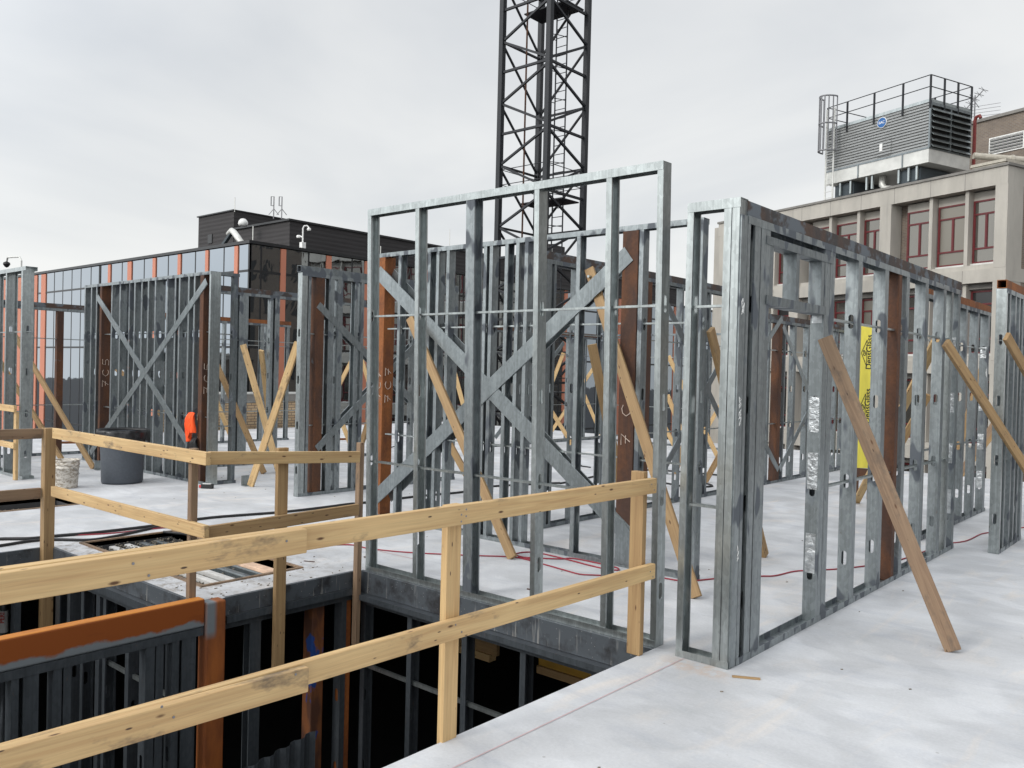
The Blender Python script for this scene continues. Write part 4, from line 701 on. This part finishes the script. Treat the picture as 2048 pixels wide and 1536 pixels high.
# stair head further along
MB().box(-6.4, 25.0, 8.26 + oz, -5, 26.7, 10.1 + oz).build('stair_head', 'cladding', ba)
t = MB(); t.tube([(-3.5, 1.15, ZR + oz + .70), (-3.25, 1.15, ZR + oz + .84), (-3.0, 1.1, ZR + oz + .74), (-1.5, .65, ZR + oz)], .13, 12); tag(t.build('roof_duct', 'lightmetal', None, (XA, YA, -15), smooth=True), 'shiny bent duct on the corner of the glass building roof', 'duct')
t = MB(); t.bar((-4.0, 1.0, ZR + oz), (-3.3, 1.15, ZR + oz + .75), .16, .10); tag(t.build('duct_support', 'darksteel', None, (XA, YA, -15)), 'dark leaning support beside the shiny duct', 'support')
dm = MB(); dm.lathe([(0, .25), (.12, .22), (.2, .12), (.23, 0), (.18, -.1), (0, -.12)], 20); o = dm.build('radome', 'white', None, (-35.1, 21.3, 8.2), smooth=True); tag(o, 'round white dish radome beside the dark penthouse', 'antenna')
for i, (x, y) in enumerate(((-36.7, 23.95), (-36.38, 24.2))):
    b = MB(); b.tube([(0, 0, -.6), (0, 0, .5)], .03, 6); b.tube([(0, 0, .05), (-.14, 0, .05), (-.14, 0, .5), (.0, 0, .5), (0, 0, .05)], .028, 6); b.tube([(0, 0, -.1), (-.25, 0, -.4)], .02, 5); b.tube([(0, 0, -.1), (.25, 0, -.4)], .02, 5)
    tag(b.build('loop_antenna', 'antenna', None, (x, y, 9.6), (0, 0, R(38))), ['left one of the two loop antennas on the dark rooftop', 'right one of the two loop antennas on the dark rooftop'][i], 'antenna', 'loop antennas')
cm = empty('roof_camera', 'white double camera mast on the glass building roof edge', 'security camera', (-29.62, 20.74, 6.56))
cm.scale = (.58, .58, .58)
b = MB(); b.box(-.16, -.16, 0, .16, .16, .45); b.tube([(0, 0, .4), (0, 0, 1.45), (.06, .06, 1.62), (.2, .2, 1.66), (.3, .3, 1.5)], .055, 8); b.tube([(0, 0, .8), (-.3, -.1, .95)], .05, 8); b.build('mast', 'white', cm, smooth=False)
for p in ((.3, .3, 1.38), (-.36, -.12, .86)): MB().lathe([(0, .14), (.12, .1), (.15, 0), (.1, -.1), (0, -.14)], 14).build('camera', 'white', cm, p, smooth=True); MB().lathe([(.11, 0), (.10, -.09), (0, -.13)], 12).build('lens_dome', 'black', cm, (p[0], p[1], p[2] - .05))
b = MB(); b.tube([(0, 0, 0), (0, 0, .9), (-.3, 0, 1.15), (-2.2, 0, 1.25), (-2.35, 0, 1.0)], .05, 8); gl = b.build('roof_light', 'lightmetal', None, (-53.6, 18.3, 6.5)); tag(gl, 'bent-arm roof camera at the far left of the glass building', 'security camera')
MB().lathe([(0, .2), (.18, .1), (.2, 0), (.1, -.15), (0, -.2)], 12).build('camera', 'black', gl, (-2.35, 0, .85))
for i, (x, y, z, h) in enumerate(((-37.2, 22.1, 9.1, .7), (-33.4, 33, 8.3, 1.2), (-32.5, 41, 8.3, 1.2), (-29.6, 18.4, 6.6, .55), (-29.6, 24.9, 6.6, .6))):
    tag(MB().tube([(0, 0, 0), (0, 0, h)], .02, 5).build('lightning_rod', 'lightmetal', None, (x, y, z)), ['thin rod on the penthouse corner', 'thin rod on the dark roof screen behind the tall panel', 'farther thin rod on the dark roof screen', 'short rod at the glass corner', 'short white rod on the roof edge'][i], 'lightning rod')
# brick parapet
bp = empty('brick_parapet', 'buff brick parapet with a dark coping at the deck edge below the glass corner', 'wall', (-20.1, 10.0, -3)); MB().box(0, 0, 0, .2, 5.1, 3.70).build('brickwork', 'brickbuff', bp); MB().box(-.05, -.05, 3.70, .24, 5.15, 3.90).build('band', 'coping', bp); MB().box(-.07, -.07, 3.90, .26, 5.17, 3.95).build('coping', 'lightmetal', bp)
# ------------------------------------------------------------------ concrete building at the right
th = R(69.6); ang = math.atan2(math.cos(th), -math.sin(th))
bb_ = empty('concrete_building', 'concrete-framed building with dark red windows at the right', 'building', (-6.957, 36.461, 0), (0, 0, ang))
# local: +x along the facade to the left, outward = +y side (towards camera) ; check sign below
sgn = 1
def fb(b, x0, d0, z0, x1, d1, z1): return b.box(x0, sgn * d0, z0, x1, sgn * d1, z1)   # d = outward distance
LB = 15.8
fb(MB(), .02, -14, -15, LB - .02, -.75, 9.3).build('body', 'brickgrey', bb_)
fb(MB(), -.0, -14, 9.3, LB, -.0, 9.98).build('parapet', 'conc', bb_); fb(MB(), -.06, -14.06, 9.98, LB + .06, .06, 10.08).build('flashing', 'coping', bb_); fb(MB(), LB, -6, -15, LB + .75, -.4, 9.9).build('end_pier', 'conc', bb_)
st = 3.57
for k in range(5):
    o = -k * st
    fb(MB(), 0, -.7, 5.60 + o, LB, .0, 6.12 + o).build('spandrel', 'conc', bb_)
    fb(MB(), .45, -.7, 6.125 + o, LB, -.12, 6.32 + o).build('spandrel_course', 'conc', bb_)
    if k: fb(MB(), .45, -.68, 9.3 + o - .35, LB, -.3, 9.3 + o - .12).build('soffit_band', 'coping', bb_)
for s0 in (0, 5.05, 10.1, 15.15):
    for k in range(5):
        o = -k * st; fb(MB(), s0, -.7, 6.125 + o, s0 + (.47 if s0 == 0 else .56), -.001, 9.298 + (0 if k == 0 else -.13) + o).build('pillar', 'conc', bb_)
wins = []
for bay in (.47, 5.61, 10.66):
    wx = [(bay + .07, bay + 1.14), (bay + 1.36, bay + 2.66), (bay + 2.92, bay + 4.1)]
    for f0 in (bay + 1.16, bay + 2.72):
        for k in range(5): fb(MB(), f0, -.7, 6.33 - k * st, f0 + .15, -.15, 9.297 - k * st - (.13 if k else 0)).build('mullion_fin', 'conc', bb_)
    wins += wx
for k in range(4):
    o = -k * st
    for i, (x0, x1) in enumerate(wins):
        z0, z1 = 6.42 + o, 8.91 + o; w = MB(); fw2 = .07; d0, d1 = -.52, -.44
        fb(w, x0, d0, z0, x0 + fw2, d1, z1); fb(w, x1 - fw2, d0, z0, x1, d1, z1)
        for zz in (z0, 6.97 + o, 8.33 + o, z1 - fw2): fb(w, x0 + fw2, d0, zz, x1 - fw2, d1, zz + fw2)
        xm = (x0 + x1) / 2; fb(w, xm - .032, d0, 7.03 + o, xm + .032, d1, 8.33 + o)
        for xa, xb in ((x0 + fw2, xm - .032), (xm + .032, x1 - fw2)): fb(w, xa, d0, 7.03 + o, xa + .022, d1 - .015, 8.33 + o); fb(w, xb - .022, d0, 7.03 + o, xb, d1 - .015, 8.33 + o)
        wo = w.build('window', 'redframe', bb_); fb(MB(), x0 + .01, -.5, z0 + .01, x1 - .01, -.48, z1 - .01).build('pane', 'bglassblind' if (i + 2 * k) % 4 == 1 else 'bglass' if k < 1 or i % 3 else 'bglassdark', wo)
        fb(MB(), x0 - .03, -.7, z0 - .09, x1 + .03, -.36, z0 - .003).build('sill', 'lightmetal', wo); fb(MB(), x0 - .06, -.7, z1 + .003, x1 + .04, -.50, 9.25 + o).build('head_panel', 'conc', wo)
for x in (1.7, 3.2, 4.9, 6.6, 8.3, 10.0, 11.7, 13.4):
    j = MB(); fb(j, x, -.02, 9.3, x + .02, .003, 9.975); [fb(j, x, -.02, 5.61 - k * st, x + .02, .003, 6.11 - k * st) for k in range(4)]; j.build('panel_joint', 'coping', bb_)
# side face: pilaster then brick (local -x side)
fb(MB(), -.02, -1.0, -15, -.0005, 0, 9.29).build('corner_return', 'conc', bb_); fb(MB(), -.012, -14, -15, -.0005, -1.0, 9.29).build('side_brick', 'brickgrey', bb_); 
for k in range(5): fb(MB(), -.035, -14, 5.6 - k * st, -.021, -.0, 6.12 - k * st).build('band_course', 'conc', bb_)
# rooftop brick penthouse with louvre
ph = empty('brick_penthouse', 'grey brick rooftop block with a white louvre at the right edge', 'building', (-6.957, 36.461, 9.98), (0, 0, ang))
MB().box(-3, -16, .0, 8.6, -9.5, 4.95).build('wall', 'brickgrey', ph); MB().box(-3.1, -16.1, 4.95, 8.7, -9.4, 5.1).build('coping', 'coping', ph)
lv = MB(); X0, X1, Y0, Z0_, Z1_ = 5.0, 6.75, -9.45, 3.15, 4.0
lv.box(X0, Y0, Z0_, X1, -9.499, Z0_ + .05); lv.box(X0, Y0, Z1_ - .05, X1, -9.499, Z1_); lv.box(X0, Y0, Z0_ + .05, X0 + .05, -9.499, Z1_ - .05); lv.box(X1 - .05, Y0, Z0_ + .05, X1, -9.499, Z1_ - .05)
for i in range(5): lv.bar((X0 + .05, -9.45, Z0_ + .13 + i * .15), (X1 - .05, -9.45, Z0_ + .13 + i * .15), .02, .10, (0, 1, .8))
lv.build('louvre', 'white', ph); MB().box(X0 + .05, -9.498, Z0_ + .05, X1 - .05, -9.494, Z1_ - .05).build('louvre_back', 'black', ph)

def rp(px): return px
# ------------------------------------------------------------------ cooling tower on its roof
ct = empty('cooling_tower', 'big grey corrugated cooling tower with caged ladder on the roof', 'cooling tower', (-10.55, 39.32, 11.17), (0, 0, ang))
# local x along the long side to the left, y negative = away
Lc, Wc = 5.5, 2.87
MB().box(.06, -Wc + .05, .68, Lc, -.02, 2.62).build('casing', 'towercasing', ct)
b = MB(); b.box(0, -Wc, .02, Lc + .02, 0, .62); b.build('basin', 'lightmetal', ct); b = MB(); b.box(-.02, -Wc - .01, .6, Lc + .04, .02, .68); [b.box(x, .0, .02, x + .06, .03, .62) for x in (1.25, 3.6)]; b.build('basin_rim', 'galvdark', ct)
MB().box(0, -Wc, 2.62, Lc, 0, 2.76).build('top_curb', 'galvclean', ct)
b = MB(); b.box(-.03, -Wc, .66, .05, -Wc + .08, 2.7); b.box(-.03, -.1, .66, .05, 0, 2.7); b.box(-.03, -Wc / 2 - .04, .66, .05, -Wc / 2 + .04, 2.5); b.box(-.03, -Wc + .08, 2.5, .05, -.1, 2.62); b.build('louver_frame', 'galvdark', ct)
MB().box(.055, -Wc + .08, .68, .06 - .001, -.1, 2.5).build('louver_back', 'black', ct)
for i in range(7):
    l = MB()
    for y0, y1 in ((-Wc + .09, -Wc / 2 - .05), (-Wc / 2 + .05, -.11)): l.bar((-.06, y0, .76 + i * .26), (-.06, y1, .76 + i * .26), .02, .2, (1, 0, 1.1))
    l.build('louver_blade', 'galvclean', ct)
b = MB(); rl = []
posts = [(0, 0), (1.35, 0), (2.85, 0), (4.35, 0), (Lc, 0), (0, -.95), (0, -1.9), (0, -Wc), (1.8, -Wc), (3.6, -Wc), (Lc, -Wc)]
for i, (x, y) in enumerate(posts): MB().box(x - .035, y - .03, 2.35, x + .035, y + .035, 3.78).build('handrail_post', 'crane', ct)
for z in (3.78, 3.28):
    for p, q in (((0, 0), (Lc, 0)), ((0, 0), (0, -Wc)), ((0, -Wc), (Lc, -Wc)), ((Lc, 0), (Lc, -Wc))): b.tube([(*p, z), (*q, z)], .022, 6)
b.build('handrail', 'crane', ct)
b = MB(); lx = Lc - .42
for dx in (0, .45): b.tube([(lx + .25 - dx, .25, -1.1), (lx + .25 - dx, .25, 3.6)], .04, 6)
for i in range(13): b.tube([(lx - .2, .25, -1.0 + i * .3), (lx + .25, .25, -1.0 + i * .3)], .018, 6)
b.build('ladder', 'lightmetal', ct)
b = MB()
cage = lambda f, z: (lx + .03 + .40 * math.cos(math.pi * f), .28 + .62 * math.sin(math.pi * f), z)
for z in (1.5, 2.8, 4.1): b.tube([cage(k / 12, z) for k in range(13)], .04, 5)
for f in [i / 8 for i in range(9)]: b.tube([cage(f, 1.5), cage(f, 4.1)], .032, 5)
b.build('ladder_cage', 'antenna', ct)
bd = MB(); bd.tube([(2.4, -.02, 2.3), (2.4, .02, 2.3)], .245, 28); bo_ = bd.build('badge', 'white', ct); MB().tube([(2.4, .02, 2.3), (2.4, .03, 2.3)], .22, 28).build('badge_disc', 'bluetint', bo_)
mt = Matrix((Vector((-1, 0, 0)), Vector((0, 0, 1)), Vector((0, 1, 0)))).transposed().to_4x4(); mt.translation = (2.4, .033, 2.3); textmesh('BAC', .17, 'white', 'lettering', bo_, mt, .002, .002)
MB().box(1.9, -.018, .75, 2.6, .0, 1.5).build('access_door', 'towercasing', ct); MB().box(2.35, .002, 1.0, 2.5, .006, 1.35).build('notice', 'white', ct)
for x in (1.1, 4.6): MB().box(x - .55, -Wc + .1, -.72, x + .55, -.25, -.05).build('support_beam', 'darksteel', ct)
for x in (.6, 1.0, 1.5, 2.9, 3.2, 4.1, 4.7): MB().box(x, -.2, -.6, x + .09, -.11, .02).build('support_leg', 'galvclean', ct)
b = MB(); b.tube([(2.75, -.6, .0), (2.75, -.6, -.4), (2.6, -.6, -.6), (2.3, -.6, -.65)], .16, 12); b.build('drain_pipe', 'lightmetal', ct, smooth=True)
# roof pipes, box, antenna
X = Matrix.Translation((-10.55, 39.32, 11.17)) @ Matrix.Rotation(ang, 4, 'Z')
def roofthing(name, mb, mat, label, cat): o = mb.build(name, mat, None, smooth=False); o.matrix_world = X; return tag(o, label, cat)
b = MB(); b.tube([(-1.0, -1.6, .30), (-2.2, -3.4, .12)], .14, 14); b.tube([(-1.85, -2.87, .17), (-1.91, -2.96, .16)], .18, 14); roofthing('roof_pipe', b, 'beige', 'thick pale pipe from the cooling tower to the brick rooftop block', 'pipe')
b = MB(); b.tube([(.27, -3.57, -.5), (.27, -3.57, 2.45), (.2, -3.57, 2.6), (.05, -3.57, 2.62), (.0, -3.57, 2.5)], .075, 8); roofthing('red_pipe', b, 'redpipe', 'red vent pipe between the cooling tower and the brick block', 'pipe')
b = MB(); b.box(-2.9, -2.0, -1.1, -1.5, -.77, -.45); b.box(-2.95, -2.05, -.44, -1.45, -.72, -.33); go = roofthing('generator', b, 'beige', 'low beige generator box beside the cooling tower', 'generator')
mt = Matrix((Vector((-1, 0, 0)), Vector((0, 0, 1)), Vector((0, 1, 0)))).transposed().to_4x4(); mt.translation = (-2.5, -.765, -.6); textmesh('KOHLER', .16, 'black', 'lettering', go, mt, .002, .002)
b = MB(); b.tube([(.3, -3.57, 1.5), (.3, -3.57, 3.6)], .03, 6); b.tube([(1.1, -3.57, 2.8), (-.1, -3.57, 3.75)], .022, 5); b.tube([(.1, -3.57, 3.0), (.55, -3.57, 3.7)], .02, 5)
for i in range(7): t = i / 6; x = 1.1 - 1.2 * t; z = 2.8 + .95 * t; b.tube([(x, -3.9, z), (x, -3.2, z)], .013, 4); b.tube([(x - .12, -3.57, z - .16), (x + .12, -3.57, z + .16)], .012, 4)
for i in range(4): b.tube([(.9, -3.57, 3.15 - i * .14), (-.9, -3.57, 2.95 - i * .16)], .011, 4)
roofthing('tv_antenna', b, 'antenna', 'thin television aerial beside the cooling tower', 'antenna')
# ------------------------------------------------------------------ neighbours mirrored in the glass and seen low between studs
def block(name, label, x0, y0, x1, y1, h, mat, face, rows, cols, wz=1.9):
    t = empty(name, label, 'building', (x0, y0, -15)); MB().box(0, 0, 0, x1 - x0, y1 - y0, h).build('wall', mat, t); MB().box(-.3, -.3, h, x1 - x0 + .3, y1 - y0 + .3, h + .5).build('cornice', 'conc', t)
    for r in range(rows):
        z = h - 3.2 - r * 3.6
        for c in range(cols):
            if face == 'N': w = (x1 - x0) / cols; MB().box(w * (c + .3), y1 - y0, z, w * (c + .7), y1 - y0 + .03, z + wz).build('window', 'bglassdark', t)
            if face == 'W': w = (y1 - y0) / cols; MB().box(-.03, w * (c + .3), z, 0, w * (c + .7), z + wz).build('window', 'bglassdark', t)
for i, (x0, x1, h) in enumerate(((-170, -150, 18.5), (-148, -128, 17.6), (-126, -104, 19.5), (-102, -84, 17), (-82, -60, 18.8), (-58, -40, 17.2), (-38, -14, 19), (-12, 10, 18))):
    block('row_house', ['pale', 'grey', 'brown', 'cream', 'tan', 'stone', 'dull', 'old'][i] + ' row building behind the camera, number %d from the west, mirrored in the glass' % (i + 1), x0, -62, x1, -48, h, ['conc', 'brickgrey', 'conc', 'brickgrey'][i % 4], 'N', 3, 6)
block('stone_hall', 'grey stone hall mirrored in the near corner of the glass building', 22, 42, 40, 68, 40, 'brickgrey', 'W', 7, 14, 2.2)

print('objects', len(bpy.data.objects))
